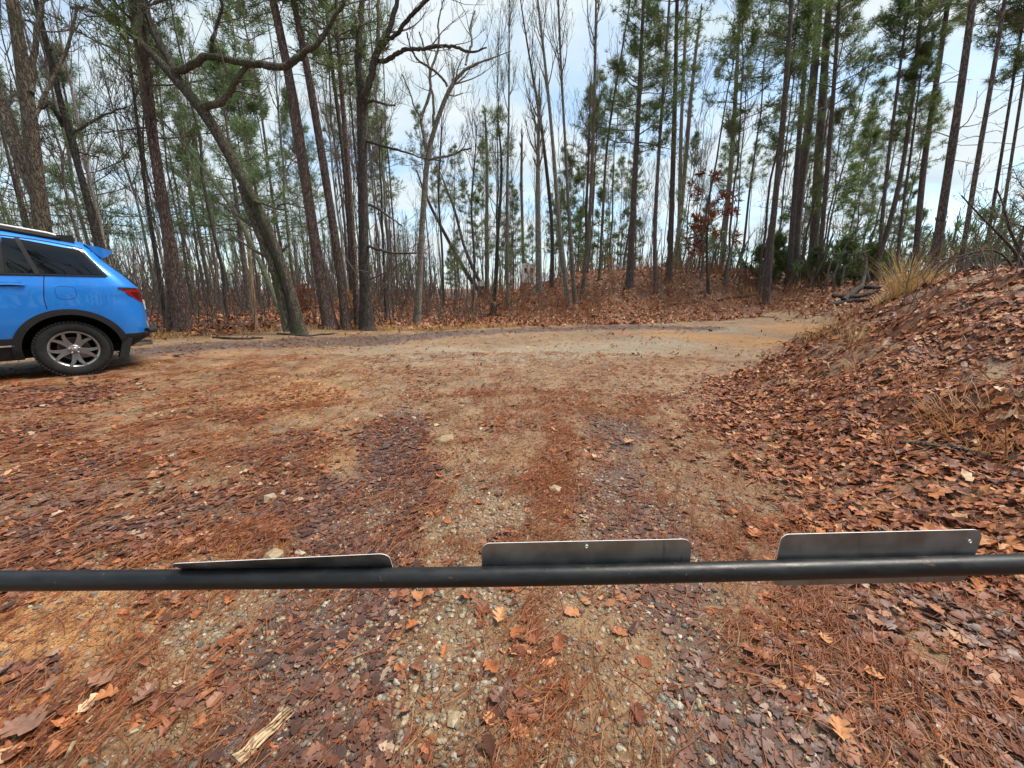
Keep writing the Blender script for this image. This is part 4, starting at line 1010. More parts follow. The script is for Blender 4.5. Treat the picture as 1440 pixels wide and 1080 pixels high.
def place(protos, lab, group, cat, cnt, azr, dr, pick):
    k = 0; tries = 0
    while k < cnt and tries < cnt * 60:
        tries += 1
        az = R(rng.uniform(*azr)); d = math.sqrt(rng.uniform(dr[0] ** 2, dr[1] ** 2)); x, y = d * math.sin(az), d * math.cos(az)
        dd = float(y - edge(x)); bd = float(bank_d(x, y))
        if dd < 1.0 and not (bd > 4.5 and y > 12): continue
        if any((x - a) ** 2 + (y - b) ** 2 < .7 for a, b in taken): continue
        taken.append((x, y)); pr = protos[pick[int(rng.integers(len(pick)))]]
        loc = (x, y, float(H(x, y)) - .05); rz = rng.uniform(0, 6.28); s_ = rng.uniform(.82, 1.2)
        if pr.name not in used:
            used.add(pr.name); pr.location = loc; pr.rotation_euler = (0, 0, rz); pr.scale = (s_,) * 3; o = pr
        else: o = copy_thing(pr, loc, rz, s_)
        o.rotation_euler[0] = rng.normal(0, .025); o.rotation_euler[1] = rng.normal(0, .025)
        zn = next(b for a, b in ZN if math.degrees(az) < a)
        tag(o, lab[protos.index(pr)] + ' ' + zn, cat, group + ' ' + zn); k += 1
PL = ['pine with a high tufted crown', 'tallest kind of pine with a long bare trunk', 'middling pine, tufted from half its height', 'short bushy pine', 'narrow crowned lanky pine', 'small young pine tufted low down']
BL = ['thin brown leafless tree', 'thin pale grey leafless tree', 'dark tall leafless tree', 'mossy greenish leafless tree', 'slim dark leafless tree', 'small brown leafless tree']
ZN = [(-40, 'deep in the woods behind the car'), (-29, 'far behind the mossy leaning oak'), (-17, 'far behind the forked dark oak'), (-6, 'far behind the pale crooked tree'), (11, 'beyond the leafy hill with the clump'), (30, 'beyond the ridge of tall pines'), (90, 'far behind the leafy bank')]
place(PP, PL, 'distant pines in the woods', 'pine tree', 28, (-56, -9), (18, 50), [0, 1, 2, 0, 1, 4])
place(PP, PL, 'distant pines in the woods', 'pine tree', 24, (-9, 12), (30, 64), [0, 2, 4, 2, 3, 3, 5])
place(PP, PL, 'distant pines in the woods', 'pine tree', 48, (8, 56), (23, 58), [0, 2, 4, 1, 2, 3, 5, 3, 5])
place(PB, BL, 'distant leafless trees in the woods', 'bare tree', 60, (-56, -8), (14, 46), [0, 1, 2, 3, 3, 4, 5, 5])
place(PB, BL, 'distant leafless trees in the woods', 'bare tree', 26, (-10, 14), (19, 45), [0, 1, 3, 3, 4, 5, 5])
place(PB, BL, 'distant leafless trees in the woods', 'bare tree', 34, (14, 56), (22, 45), [1, 3, 5, 5])

# the far-off wood that reads as one mass, and the wood at the photographer's back
fw = Geo()
def mass(n, azr, dr, hr, twig):
    az = R(1) * rng.uniform(*azr, n); d = rng.uniform(*dr, n); x, y = d * np.sin(az), d * np.cos(az); z = H(x, y) - .2; h = rng.uniform(*hr, n); K = 5
    Q = np.stack([x[:, None] + np.cumsum(rng.normal(0, .22, (n, K)), 1), y[:, None] + np.cumsum(rng.normal(0, .22, (n, K)), 1), z[:, None] + h[:, None] * np.linspace(0, 1, K)[None]], -1)
    Q[:, 0, 0] = x; Q[:, 0, 1] = y; r = (rng.uniform(.045, .13, n))[:, None] * np.linspace(1, .2, K)[None]
    tubes(fw, Q, r, 4, 0); A, RA = child(Q, r, twig, (.2, 1), (.35, .8), (.10, .24), .5, 4, .6, .14, rmin=.012); tubes(fw, A, RA, 3, 1)
    B, RB = child(A, RA, 2, (.3, 1), (.35, .8), (.4, .7), .6, 2, .5, .14, rmin=.011); tubes(fw, B, RB, 3, 1)
    k = rng.uniform(0, 1, len(A)) < .10; p, dd_ = along(A[k], (.6, 1.)); tufts(fw, p, dd_, 7, .5, .10, 2, .9, (.4, .2))
mass(520, (-58, -12), (46, 95), (6, 12), 9); mass(240, (-58, -10), (36, 80), (2.5, 5.), 8); mass(110, (-12, 14), (50, 95), (6, 11), 8); mass(170, (12, 57), (55, 95), (5, 10), 7)
mass(300, (20, 58), (24, 60), (1.2, 3.2), 9); mass(110, (34, 59), (27, 46), (1.5, 4), 8)
tag(fw.build('far_woods', [M['far_bark'], M['twig'], M['needle_soft']]), 'far off wood of thin trunks closing the view', 'far woods', kind='stuff')
bw_ = Geo(); fw = bw_
mass(100, (95, 265), (9, 30), (9, 16), 14); mass(90, (105, 165), (6, 20), (4, 15), 12); mass(16, (60, 95), (14, 30), (8, 14), 12); mass(20, (265, 300), (12, 30), (8, 14), 12)
tag(bw_.build('woods_behind', [M['brown_bark'], M['twig'], M['needle']]), 'leafless wood on the near side of the barrier', 'woods', kind='stuff')

# ------------------------------------------------------------------ undergrowth: twiggy brush nobody could count
ug = Geo()
def brush(n, xr, yr, hr, wfun, mat=0, leafy=.0):
    x = rng.uniform(*xr, n); y = rng.uniform(*yr, n); k = rng.uniform(0, 1, n) < wfun(x, y); x, y = x[k], y[k]
    z = H(x, y); k = in_view(x, y, z); x, y, z = x[k], y[k], z[k]; n = len(x)
    hgt = rng.uniform(hr[0], hr[1], n) * rng.uniform(.5, 1, n); K = 4; Q = np.zeros((n, K, 3)); Q[:, 0] = np.stack([x, y, z - .03], -1); d = norm(np.stack([rng.normal(0, .28, n), rng.normal(0, .28, n), np.ones(n)], -1))
    for q in range(1, K): d = norm(d + rng.normal(0, .13, d.shape)); Q[:, q] = Q[:, q - 1] + d * (hgt / (K - 1))[:, None]
    r = (.006 + .004 * hgt)[:, None] * np.linspace(1, .45, K)[None]
    tubes(ug, Q, r, 3, mat); A, RA = child(Q, r, 4, (.25, 1), (.35, .8), (.25, .5), .7, 2, .4, .12, rmin=.0035); tubes(ug, A, RA, 3, mat)
    if leafy:
        k = rng.uniform(0, 1, len(A)) < leafy; p, dd_ = along(A[k], (.6, 1.)); tufts(ug, p, dd_, 2, .09, .045, 2, .9)
hz = lambda x, y: smooth((y - edge(x) - .1) / .6)
clus = lambda x, y: smooth((fbm(x * .45, y * .45, 91) - .40) / .15)
brush(3400, (-22, -1), (7, 26), (.5, 2.1), lambda x, y: hz(x, y) * (.35 + .65 * clus(x, y)), 0, .10)
brush(2800, (-2, 17), (14, 30), (.4, 1.5), lambda x, y: hz(x, y) * clus(x, y), 1, .12)
brush(320, (-22, -1), (8, 24), (1.8, 4.), lambda x, y: hz(x, y) * (.5 + .5 * clus(x, y)), 0, .04)
brush(200, (-2, 16), (15, 27), (1.4, 3.), lambda x, y: hz(x, y) * clus(x, y), 0, .05)
brush(1500, (9, 26), (14, 32), (.4, 1.3), lambda x, y: hz(x, y) * (.3 + .7 * clus(x, y)), 1, .2)
brush(260, (7, 18), (9, 17), (.3, 1.5), lambda x, y: (bank_d(x, y) > 4.0) * .8, 0, .06)
M['red_twig'] = bark('red_twig', (.20, .09, .036), (.37, .175, .075), (.52, .29, .13), 20, .3, bump=.1)
brush(420, (2.3, 9.5), (2, 10), (.12, .45), lambda x, y: (bank_d(x, y) > .3) * clus(x * 2, y * 2), 1, .0)
brush(160, (4, 11), (5, 11.5), (.4, 1.1), lambda x, y: (bank_d(x, y) > 1.6) * .8, 0, .05)
tag(ug.build('undergrowth', [M['twig'], M['red_twig'], M['rust_leaf']]), 'twiggy leafless brush filling the forest floor', 'undergrowth', kind='stuff')
# ------------------------------------------------------------------ the blue car
def car_paint():
    m = NT('blue_paint'); c = m.coord()
    n = m.noise(c, 3, 3); fl_ = m.noise(c, 900, 2)
    col = m.mix(m.rng(n, .3, .7), (.012, .18, .62), (.016, .205, .68))
    dirt = m.noise(c, 9, 6, .7); sp = m.n('ShaderNodeSeparateXYZ'); m.l(c, sp.inputs[0])
    low = m.math('MULTIPLY', m.rng(sp.outputs[2], .45, .8, 1, 0), m.rng(dirt, .5, .7))
    col = m.mix(m.math('MULTIPLY', low, .5), col, (.22, .15, .09))
    m.b.inputs['Coat Weight'].default_value = .8; m.b.inputs['Coat Roughness'].default_value = .03
    return m.done(col, m.rng(fl_, .3, .7, .36, .44), None, .25, .3)
M['paint'] = car_paint()
M['clad'] = plain('black_cladding', (.008, .0085, .009), .8, 0, .3, 30, .05)
M['well'] = plain('wheel_well', (.008, .008, .008), .9)
M['rubber'] = plain('tyre_rubber', (.012, .012, .012), .9, 0, .35, 18, .1)
M['rim'] = plain('alloy_rim', (.27, .27, .275), .38, .75, .15, 10)
M['rimlight'] = plain('machined_rim', (.45, .45, .46), .3, .85, .1, 10)
M['chrome'] = plain('satin_silver', (.50, .51, .51), .5, .5, .1, 10)
M['disc'] = plain('brake_disc', (.22, .19, .17), .45, .8, .25, 30)
M['gloss_black'] = plain('gloss_black', (.012, .012, .013), .15, 0, .1)
def glass(name, col, rough=.02, alpha=None):
    m = NT(name); return m.done(col, rough, None, 0, .45)
M['glass'] = glass('privacy_glass', (.002, .0025, .003))
M['lamp'] = glass('red_lamp', (.30, .006, .008), .06)
M['lampdark'] = glass('dark_red_lamp', (.09, .004, .006), .06)
M['clear'] = glass('clear_lamp', (.35, .36, .37), .06)
M['plate'] = plain('plate_white', (.6, .6, .58), .5)

M['seam'] = plain('seam_shadow_blue', (.004, .05, .17), .6)
US = .925
T_HUB = 5.24
rh = ray(102, 528); hubp = CAM + rh * T_HUB
fdir = np.array([-.667, -.745]); 
car = empty('parked_car', (hubp[0], hubp[1], float(hubp[2])), 'bright blue sport utility car parked at the left edge, rear end showing', 'car', rz=math.atan2(fdir[1], fdir[0]))
car.scale = (US,) * 3
WY = .985                                  # outer face of the tyres; the root stands on the left rear contact patch
zk = np.array([.30, .42, .50, .575, .60, .72, .84, .95, 1.05, 1.15, 1.24, 1.30, 1.38, 1.44, 1.50, 1.58, 1.66, 1.74, 1.80, 1.87, 1.915, 1.94, 1.95, 1.952])
def Wz(z): return np.interp(z, [.30, .42, .575, .72, .95, 1.05, 1.24, 1.30, 1.44, 1.58, 1.74, 1.80, 1.87, 1.915, 1.94, 1.95, 1.952], [.92, .965, .985, 1.0, 1.005, 1.0, .99, .975, .935, .89, .835, .805, .74, .62, .45, .25, .02])
def Sr(z): return np.interp(z, [.26, .30, .50, .62, .84, .98, 1.24, 1.44, 1.67, 1.80, 1.90, 1.95, 1.952], [-.60, -.68, -.99, -1.0, -1.0, -.985, -.975, -.83, -.645, -.58, -.53, -.46, -.3])
def Sf(z): return np.interp(z, [.26, .42, .6, 1.0, 1.12, 1.2, 1.25, 1.30, 1.44, 1.87, 1.95, 1.952], [3.8, 3.98, 4.05, 4.02, 3.9, 3.66, 3.1, 2.72, 2.48, 1.72, 1.4, 1.2])
def droof(s): return np.interp(s, [-1., -.7, -.3, .3, 1., 1.8, 2.6, 4], [-.10, -.06, .0, .10, .14, .13, .05, 0])
PE, QE = 22., 2.6
def Yh(s, z):
    m_, h_ = (Sr(z) + Sf(z)) / 2, (Sf(z) - Sr(z)) / 2
    return Wz(z) * (1 - np.clip(np.abs((s - m_) / h_), 0, 1) ** PE) ** (1 / QE)
def lift(s, z): return z + droof(s) * np.clip((z - 1.44) / .42, 0, 1.1)
yf = np.array([0, .2, .4, .58, .72, .83, .9])
sg = (1 - yf ** QE) ** (1 / PE)
mid_ = np.linspace(-sg[-1], sg[-1], 46)[1:-1]
half = [(-a, b) for a, b in zip(sg, yf)] + [(s_, (1 - abs(s_) ** PE) ** (1 / QE)) for s_ in mid_] + [(a, b) for a, b in zip(sg[::-1], yf[::-1])]
ring = half + [(a, -b) for a, b in half[::-1][1:-1]]
ring = np.array(ring); NR = len(ring)
Vb = []
for z in zk:
    m_, h_ = (Sr(z) + Sf(z)) / 2, (Sf(z) - Sr(z)) / 2
    s_ = m_ + h_ * ring[:, 0]; y_ = Wz(z) * ring[:, 1]
    if z < .9: y_ = y_ + np.sign(y_) * .0
    Vb.append(np.stack([s_, y_ - WY, lift(s_, z)], -1))
Vb = np.array(Vb).reshape(-1, 3)
k = np.arange(len(zk) - 1)[:, None] * NR; j = np.arange(NR)[None]; j2 = (j + 1) % NR
Fb = np.stack([k + j, k + NR + j, k + NR + j2, k + j2], -1).reshape(-1, 4)
bm_geo = Geo()
mi = np.repeat((zk[:-1] < .57).astype(int), NR)
bm_geo.add(Vb, Fb[mi == 0], 0); o_n = bm_geo.n
bm_geo.f.append(Fb[mi == 1]); bm_geo.m.append(np.full((mi == 1).sum(), 1, np.int32)); bm_geo.sm.append(np.full((mi == 1).sum(), True))
bm_geo.f.append(np.arange(NR)[None, ::-1][:, ::-1]); bm_geo.m.append(np.array([1], np.int32)); bm_geo.sm.append(np.array([False]))
bm_geo.f.append((np.arange(NR) + (len(zk) - 1) * NR)[None, ::-1]); bm_geo.m.append(np.array([0], np.int32)); bm_geo.sm.append(np.array([True]))
import bmesh
body = bm_geo.build('body', [M['paint'], M['clad'], M['well']], car)
bm_ = bmesh.new(); bm_.from_mesh(body.data); bmesh.ops.recalc_face_normals(bm_, faces=bm_.faces); bm_.to_mesh(body.data); bm_.free()
# wheel arches cut out of the body
WB, AR, WX = 2.94, .50, -.085
cut = Geo()
for sx in (0, WB):
    for sy in (0, -2 * WY):
        yy = np.array([.25, -.42]) if sy == 0 else np.array([.42, -.25])
        th = np.linspace(0, 2 * np.pi, 40, endpoint=False)
        Vv = np.stack([np.concatenate([sx + WX - .015 + AR * np.cos(th)] * 2), np.concatenate([np.full(40, sy + yy[0]), np.full(40, sy + yy[1])]), np.concatenate([.395 + AR * np.sin(th)] * 2)], -1)
        a = np.arange(40); b = (a + 1) % 40
        n0 = cut.n
        cut.add(Vv, np.stack([a, b, b + 40, a + 40], -1), 0)
        cut.f.append(a[None, ::-1] + n0); cut.f.append(a[None] + 40 + n0)
        cut.m += [np.array([0], np.int32)] * 2; cut.sm += [np.array([False])] * 2
co = cut.build('cutter', M['well'], car)
bm_ = bmesh.new(); bm_.from_mesh(co.data); bmesh.ops.recalc_face_normals(bm_, faces=bm_.faces); bm_.to_mesh(co.data); bm_.free()
bpy.context.view_layer.update()
md = body.modifiers.new('cut', 'BOOLEAN'); md.operation = 'DIFFERENCE'; md.object = co; md.solver = 'EXACT'; md.material_mode = 'TRANSFER'
dg = bpy.context.evaluated_depsgraph_get()
nm_ = bpy.data.meshes.new_from_object(body.evaluated_get(dg)); body.modifiers.clear(); body.data = nm_
bpy.data.objects.remove(co)
body.data.set_sharp_from_angle(angle=R(38)) if hasattr(body.data, 'set_sharp_from_angle') else None

def overlay(name, quad, mat, off=.006, n=(14, 10), side=1, parent=None, thick=.014, mats=None):
    """panel following the flank: quad of (s, z) corners tl, tr, br, bl, proud of the body by off"""
    q = np.array(quad, float); u = np.linspace(0, 1, n[0]); v = np.linspace(0, 1, n[1]); U, Vv = np.meshgrid(u, v, indexing='ij')
    P = (q[0] * ((1 - U) * (1 - Vv))[..., None] + q[1] * (U * (1 - Vv))[..., None] + q[2] * (U * Vv)[..., None] + q[3] * ((1 - U) * Vv)[..., None])
    s, z = P[..., 0], P[..., 1]
    return strip(name, s, z, mat, off, side, parent, thick)
def strip(name, s, z, mat, off, side=1, parent=None, thick=.014):
    # inverse of the roof lift: z is the real height
    zb = z.copy()
    for _ in range(6): zb = zb - (lift(s, zb) - z)
    y = Yh(s, zb) + off
    g = Geo(); nu, nv = s.shape
    out_ = np.stack([s, side * y - WY + 0 * s, z], -1); inn = np.stack([s, side * (y - thick) - WY, z], -1)
    i_ = np.arange(nu - 1)[:, None] * nv; j_ = np.arange(nv - 1)[None]
    Fo = np.stack([i_ + j_, i_ + j_ + 1, i_ + nv + j_ + 1, i_ + nv + j_], -1).reshape(-1, 4)
    g.add(out_.reshape(-1, 3), Fo, 0)
    bd_ = np.concatenate([np.arange(nu) * nv, (nu - 1) * nv + np.arange(1, nv), (np.arange(nu - 1)[::-1]) * nv + nv - 1, np.arange(1, nv - 1)[::-1]])
    Vr = np.concatenate([out_.reshape(-1, 3)[bd_], inn.reshape(-1, 3)[bd_]]); nb_ = len(bd_); a = np.arange(nb_); b = (a + 1) % nb_
    g.add(Vr, np.stack([a, b, b + nb_, a + nb_], -1), 0, smooth=False)
    return g.build(name, mat, parent or car)
def path_strip(name, pts, wd, mat, off, side=1, thick=.012, parent=None):
    p = resample(pts, 24); t = np.gradient(p, axis=0); t /= np.linalg.norm(t, axis=1, keepdims=True); nrm = np.stack([-t[:, 1], t[:, 0]], -1) * wd / 2
    s = np.stack([p[:, 0] + nrm[:, 0], p[:, 0] - nrm[:, 0]], 1); z = np.stack([p[:, 1] + nrm[:, 1], p[:, 1] - nrm[:, 1]], 1)
    return strip(name, s, z, mat, off, side, parent, thick)
for side in (1, -1):
    # black belt and window frames, glass a little deeper
    overlay('window_frame', [(2.10, 1.93), (-.395, 1.795), (-.60, 1.415), (2.5, 1.385)], M['gloss_black'], .004, (40, 14), side)
    overlay('window', [(.155, 1.885), (-.375, 1.775), (-.55, 1.44), (.045, 1.445)], M['glass'], .010, (12, 10), side)
    overlay('window', [(.30, 1.895), (.195, 1.885), (.10, 1.445), (.345, 1.45)], M['glass'], .010, (6, 10), side)
    overlay('window', [(1.18, 1.94), (.36, 1.90), (.405, 1.45), (1.22, 1.44)], M['glass'], .010, (14, 10), side)
    overlay('window', [(1.95, 1.885), (1.26, 1.94), (1.30, 1.44), (2.32, 1.42)], M['glass'], .010, (14, 10), side)
    path_strip('window_pillar', [(.175, 1.90), (.072, 1.435)], .045, M['clad'], .016, side)
    path_strip('window_pillar', [(.33, 1.91), (.375, 1.44)], .05, M['clad'], .016, side)
    path_strip('belt_trim', [(2.5, 1.395), (1.2, 1.425), (.3, 1.432), (-.58, 1.42)], .02, M['gloss_black'], .013, side)
    path_strip('roof_drip_seam', [(1.8, 1.95), (.6, 1.945), (0, 1.895), (-.38, 1.815), (-.60, 1.74)], .014, M['gloss_black'], .004, side)
    # doors: seams, handles, fuel flap
    path_strip('door_seam', [(.02, 1.41), (.045, 1.28), (.075, 1.1), (.07, .97)], .009, M['gloss_black'], .002, side, .006)
    path_strip('door_seam', [(1.30, 1.42), (1.31, 1.0), (1.27, .62)], .009, M['gloss_black'], .002, side, .006)
    path_strip('door_seam', [(2.42, 1.40), (2.45, 1.0), (2.40, .62)], .009, M['gloss_black'], .002, side, .006)
    for s0 in (.20, 1.40):
        overlay('handle_recess', [(s0 + .24, 1.325), (s0 + .03, 1.32), (s0 + .04, 1.27), (s0 + .22, 1.27)], M['gloss_black'], .003, (8, 4), side, thick=.006)
        h_ = path_strip('door_handle', [(s0 + .26, 1.302), (s0 + .13, 1.305), (s0, 1.298)], .03, M['paint'], .034, side, .02)
    if side == 1:
        path_strip('fuel_door_seam', [(-.05, 1.115), (-.04, 1.25), (-.06, 1.275), (-.22, 1.27), (-.245, 1.25), (-.235, 1.12), (-.21, 1.10), (-.07, 1.10), (-.05, 1.115)], .005, M['seam'], .002, side, .006)
    # sill, arch trims, bumper corner, lamps
    path_strip('sill_trim', [(.44, .545), (1.5, .545), (2.52, .545)], .10, M['clad'], .018, side, .03)
    path_strip('sill_bright_line', [(.44, .50), (1.5, .50), (2.52, .50)], .018, M['chrome'], .022, side, .012)
    for sx in (0, WB):
        th = np.linspace(R(-10), R(192), 44); rr_ = np.linspace(0, 1, 4)
        ro = np.interp(np.sin(th), [-.3, .3, 1.], [.57, .575, .57])
        s_ = (sx + WX - .015) + np.cos(th)[:, None] * (.492 + (ro - .492)[:, None] * rr_[None]); z_ = .395 + np.sin(th)[:, None] * (.492 + (ro - .492)[:, None] * rr_[None])
        s_ = np.clip(s_, -.97, 4.0)
        strip('wheel_arch_trim', s_, np.clip(z_, .32, 2), M['clad'], .022, side, thick=.06)
    overlay('tail_lamp', [(-.685, 1.25), (-.968, 1.235), (-.978, .985), (-.86, 1.085)], M['lamp'], .008, (16, 12), side)
    overlay('tail_lamp_lens', [(-.80, 1.195), (-.925, 1.19), (-.94, 1.04), (-.87, 1.09)], M['lampdark'], .011, (10, 8), side)
    path_strip('tail_lamp_trim', [(-.675, 1.255), (-.965, 1.24)], .02, M['gloss_black'], .013, side)
    overlay('rear_reflector', [(-.925, .73), (-.993, .73), (-.996, .60), (-.94, .60)], M['clear'], .005, (6, 5), side)
    overlay('headlight', [(3.98, 1.06), (3.55, 1.12), (3.6, .96), (4.0, .92)], M['clear'], .008, (12, 6), side)
    # mud flap
    g = Geo(); box(g, (-.615, side * .875 - WY, .36), (.10, .2, .32), rot=[[math.cos(.3), 0, -math.sin(.3)], [0, 1, 0], [math.sin(.3), 0, math.cos(.3)]]); g.build('mud_flap', M['clad'], car)
    # roof rail on three feet
    g = Geo(); sx = np.linspace(1.9, -.33, 30); zz = lift(sx, 1.845) + .115 - .04 * smooth((-.1 - sx) / .24) - .06 * smooth((sx - 1.65) / .25)
    tubes(g, np.stack([sx, np.full(30, side * .70 - WY), zz], -1), np.full(30, .019), 8); g.build('roof_rail', M['chrome'], car)
    for s0 in (1.82, .75, -.27):
        g = Geo(); box(g, (s0, side * .70 - WY, float(lift(s0, 1.845)) + .07), (.16, .04, .12)); g.build('rail_foot', M['clad'], car)
    g = Geo(); sx = np.linspace(1.75, -.22, 20)
    tubes(g, np.stack([sx, np.full(20, side * .705 - WY), lift(sx, 1.845) + .065], -1), np.full(20, .032), 6); g.build('rail_base', M['clad'], car)
# mirror on the visible side and the other
for side in (1, -1):
    g = Geo(); lathe(g, [(0, -.13), (.07, -.12), (.095, -.02), (.085, .08), (0, .11)], 14, 'y', c=(2.2, side * 1.10 - WY, 1.43)); g.build('wing_mirror', M['paint'], car)
# spoiler lip over the rear window
g = Geo(); n_ = 17; yv = np.linspace(-.72, .72, n_); tap = 1 - .35 * (np.abs(yv) / .72) ** 4
prof = [(-.44, 1.888), (-.58, 1.866), (-.74 , 1.808), (-.735, 1.788), (-.68, 1.735), (-.60, 1.70)]
Vv = []
for y_, t_ in zip(yv, tap):
    for s_, z_ in prof: Vv.append([-.44 + (s_ + .44) * (.80 + .2 * t_), y_ - WY, z_ - .02 * (abs(y_) / .72) ** 3])
K_ = len(prof); i_ = np.arange(n_ - 1)[:, None] * K_; j_ = np.arange(K_ - 1)[None]
g.add(Vv, np.stack([i_ + j_, i_ + K_ + j_, i_ + K_ + j_ + 1, i_ + j_ + 1], -1).reshape(-1, 4), 0)
g.f += [np.arange(K_)[None], (np.arange(K_) + (n_ - 1) * K_)[None, ::-1]]; g.m += [np.array([0], np.int32)] * 2; g.sm += [np.array([False])] * 2
g.build('spoiler', M['paint'], car)
# rear face: window, bumper step, number plate recess, exhaust
g = Geo(); zz = np.linspace(1.28, 1.68, 8); yy = np.linspace(-.66, .66, 12)
Vv = np.array([[float(Sr(z)) - .008 + .10 * (abs(y) / .9) ** 4, y * (1 - .25 * (z - 1.28)) - WY, float(lift(Sr(z), z))] for z in zz for y in yy]); i_ = np.arange(7)[:, None] * 12; j_ = np.arange(11)[None]
g.add(Vv, np.stack([i_ + j_, i_ + j_ + 1, i_ + 12 + j_ + 1, i_ + 12 + j_], -1).reshape(-1, 4)); g.build('rear_window', M['glass'], car)
g = Geo(); sc_ = np.linspace(-1.1, 1.1, 26); yb = .96 * np.sin(sc_ * 1.35 / 1.1 * .99)
sb = -1.0 - .035 + .16 * (np.abs(yb) / .96) ** 6
tubes(g, np.stack([sb, yb - WY, np.full(26, .60)], -1), np.full(26, .045), 8); g.build('bumper_step', M['clad'], car)
g = Geo(); box(g, (-1.005, -WY, .98), (.02, .40, .16)); g.build('number_plate', M['plate'], car)
g = Geo(); tubes(g, np.array([[-.70, -.35, .38], [-.85, -.35, .39], [-.96, -.35, .39]]), np.full(3, .04), 10); g.build('exhaust_tip', M['chrome'], car)
g = Geo(); box(g, (1.5, -WY, .36), (4.2, 1.5, .12)); g.build('underbody', M['well'], car)

# wheels: one built with its parts, three copies
whl = Geo(); TR_ = .395
lathe(whl, [(.245, -.035), (.27, -.012), (.30, -.004), (.34, -.003), (.372, -.015), (.388, -.04), (.392, -.07), (.392, -.19), (.388, -.22), (.37, -.245), (.30, -.26), (.245, -.24)], 72)
for r_ in range(60):                                    # tread blocks round the shoulder
    a = r_ / 60 * 2 * np.pi; c_, s_ = math.cos(a), math.sin(a); rot = [[c_, 0, s_], [0, 1, 0], [-s_, 0, c_]]
    for y0, ln_, off in ((-.03, .05, 0), (-.115, .06, .03), (-.185, .05, 0)):
        a2 = a + off; c2, s2 = math.cos(a2), math.sin(a2); rt = np.array([[c2, 0, -s2], [0, 1, 0], [s2, 0, c2]])
        rad = .384 if y0 == -.03 else .392
        box(whl, rt @ np.array([rad, y0, 0]), (.022, ln_, .026), 0, rt)
wheel = whl.build('wheel', M['rubber'], car); wheel.location = (WX, 0, TR_)
g = Geo(); lathe(g, [(.225, -.20), (.228, -.05), (.245, -.028), (.262, -.022), (.262, -.034), (.246, -.042), (.236, -.06), (.234, -.2)], 56); g.build('rim', M['rimlight'], wheel)
g = Geo(); lathe(g, [(0, -.13), (.16, -.13), (.165, -.125), (.165, -.15), (0, -.15)], 36); g.build('brake_disc', M['disc'], wheel)
g = Geo(); lathe(g, [(0, -.2), (.24, -.2), (.24, -.205)], 30); g.build('inner_barrel', M['well'], wheel)
g = Geo(); box(g, (-.10, -.10, -.09), (.12, .06, .08)); g.build('brake_caliper', M['disc'], wheel)
def spoke_mesh():
    g = Geo()
    # Y outline: radius along -z (spoke points down), half widths, with an open notch at the outer end
    L_ = [(.035, .040), (.09, .040), (.14, .048), (.19, .066), (.238, .098)]
    def quad_strip(a, b, y0, y1):
        Vt = []
        for (r0, x0), (r1, x1) in zip(a, b): Vt += [[x0, y0, -r0], [x1, y0, -r1]]
        Vt = np.array(Vt); n0 = len(Vt); Vb_ = Vt.copy(); Vb_[:, 1] = y1
        Vt[:, 1] += np.interp(-Vt[:, 2], [0, .15, .24], [-.012, 0, .010])
        Va = np.vstack([Vt, Vb_]); Fa = []
        m_ = len(a)
        for q in range(m_ - 1):
            i0 = 2 * q
            Fa += [[i0, i0 + 1, i0 + 3, i0 + 2], [i0 + 1, i0 + 1 + n0, i0 + 3 + n0, i0 + 3], [i0 + n0, i0, i0 + 2, i0 + 2 + n0]]
        Fa += [[0, n0, n0 + 1, 1], [n0 - 2, n0 - 1, 2 * n0 - 1, 2 * n0 - 2]]
        g.add(Va, Fa, 0, smooth=False)
    for sd in (1, -1):
        outer = [(r, sd * w_) for r, w_ in L_]
        inner = [(.035, 0), (.09, 0), (.145, 0.0), (.185, sd * .018), (.243, sd * .060)]
        quad_strip(inner, outer, -.035, -.075)
    return g
sp_me = spoke_mesh().mesh('spoke', [M['rim']])
for q in range(5):
    s_o = bpy.data.objects.new('spoke', sp_me); COL.objects.link(s_o); s_o.parent = wheel; s_o.rotation_euler = (0, q * 2 * math.pi / 5, 0)
g = Geo(); lathe(g, [(0, -.022), (.026, -.022), (.034, -.030), (.036, -.06)], 24); g.build('hub_cap', M['rimlight'], wheel)
g = Geo(); lathe(g, [(0, -.034), (.060, -.036), (.068, -.05), (.068, -.08)], 24); g.build('hub', M['rim'], wheel)
nut = Geo(); lathe(nut, [(0, -.024), (.009, -.024), (.011, -.028), (.011, -.06)], 8); nm2 = nut.mesh('lug_nut', [M['chrome']])
for q in range(5):
    a = R(36 + 72 * q); o_ = bpy.data.objects.new('lug_nut', nm2); COL.objects.link(o_); o_.parent = wheel; o_.location = (.052 * math.sin(a), 0, -.052 * math.cos(a))
for x_, sd in ((WB + WX, 1), (WX, -1), (WB + WX, -1)):
    w2 = wheel.copy(); COL.objects.link(w2); w2.location = (x_, 0 if sd == 1 else -2 * WY, TR_); w2.rotation_euler = (0, 0, 0 if sd == 1 else math.pi)
    for ch in list(wheel.children):
        c2 = ch.copy(); COL.objects.link(c2); c2.parent = w2
# let the car stand on the slightly uneven ground
g0 = [float(Hs(car.location.x + fdir[0] * d_, car.location.y + fdir[1] * d_)) for d_ in (0, WB * US)]
car.location.z = float(Hs(hubp[0], hubp[1])) - .012
car.rotation_euler[1] = -math.atan2(g0[1] - g0[0], WB * US)

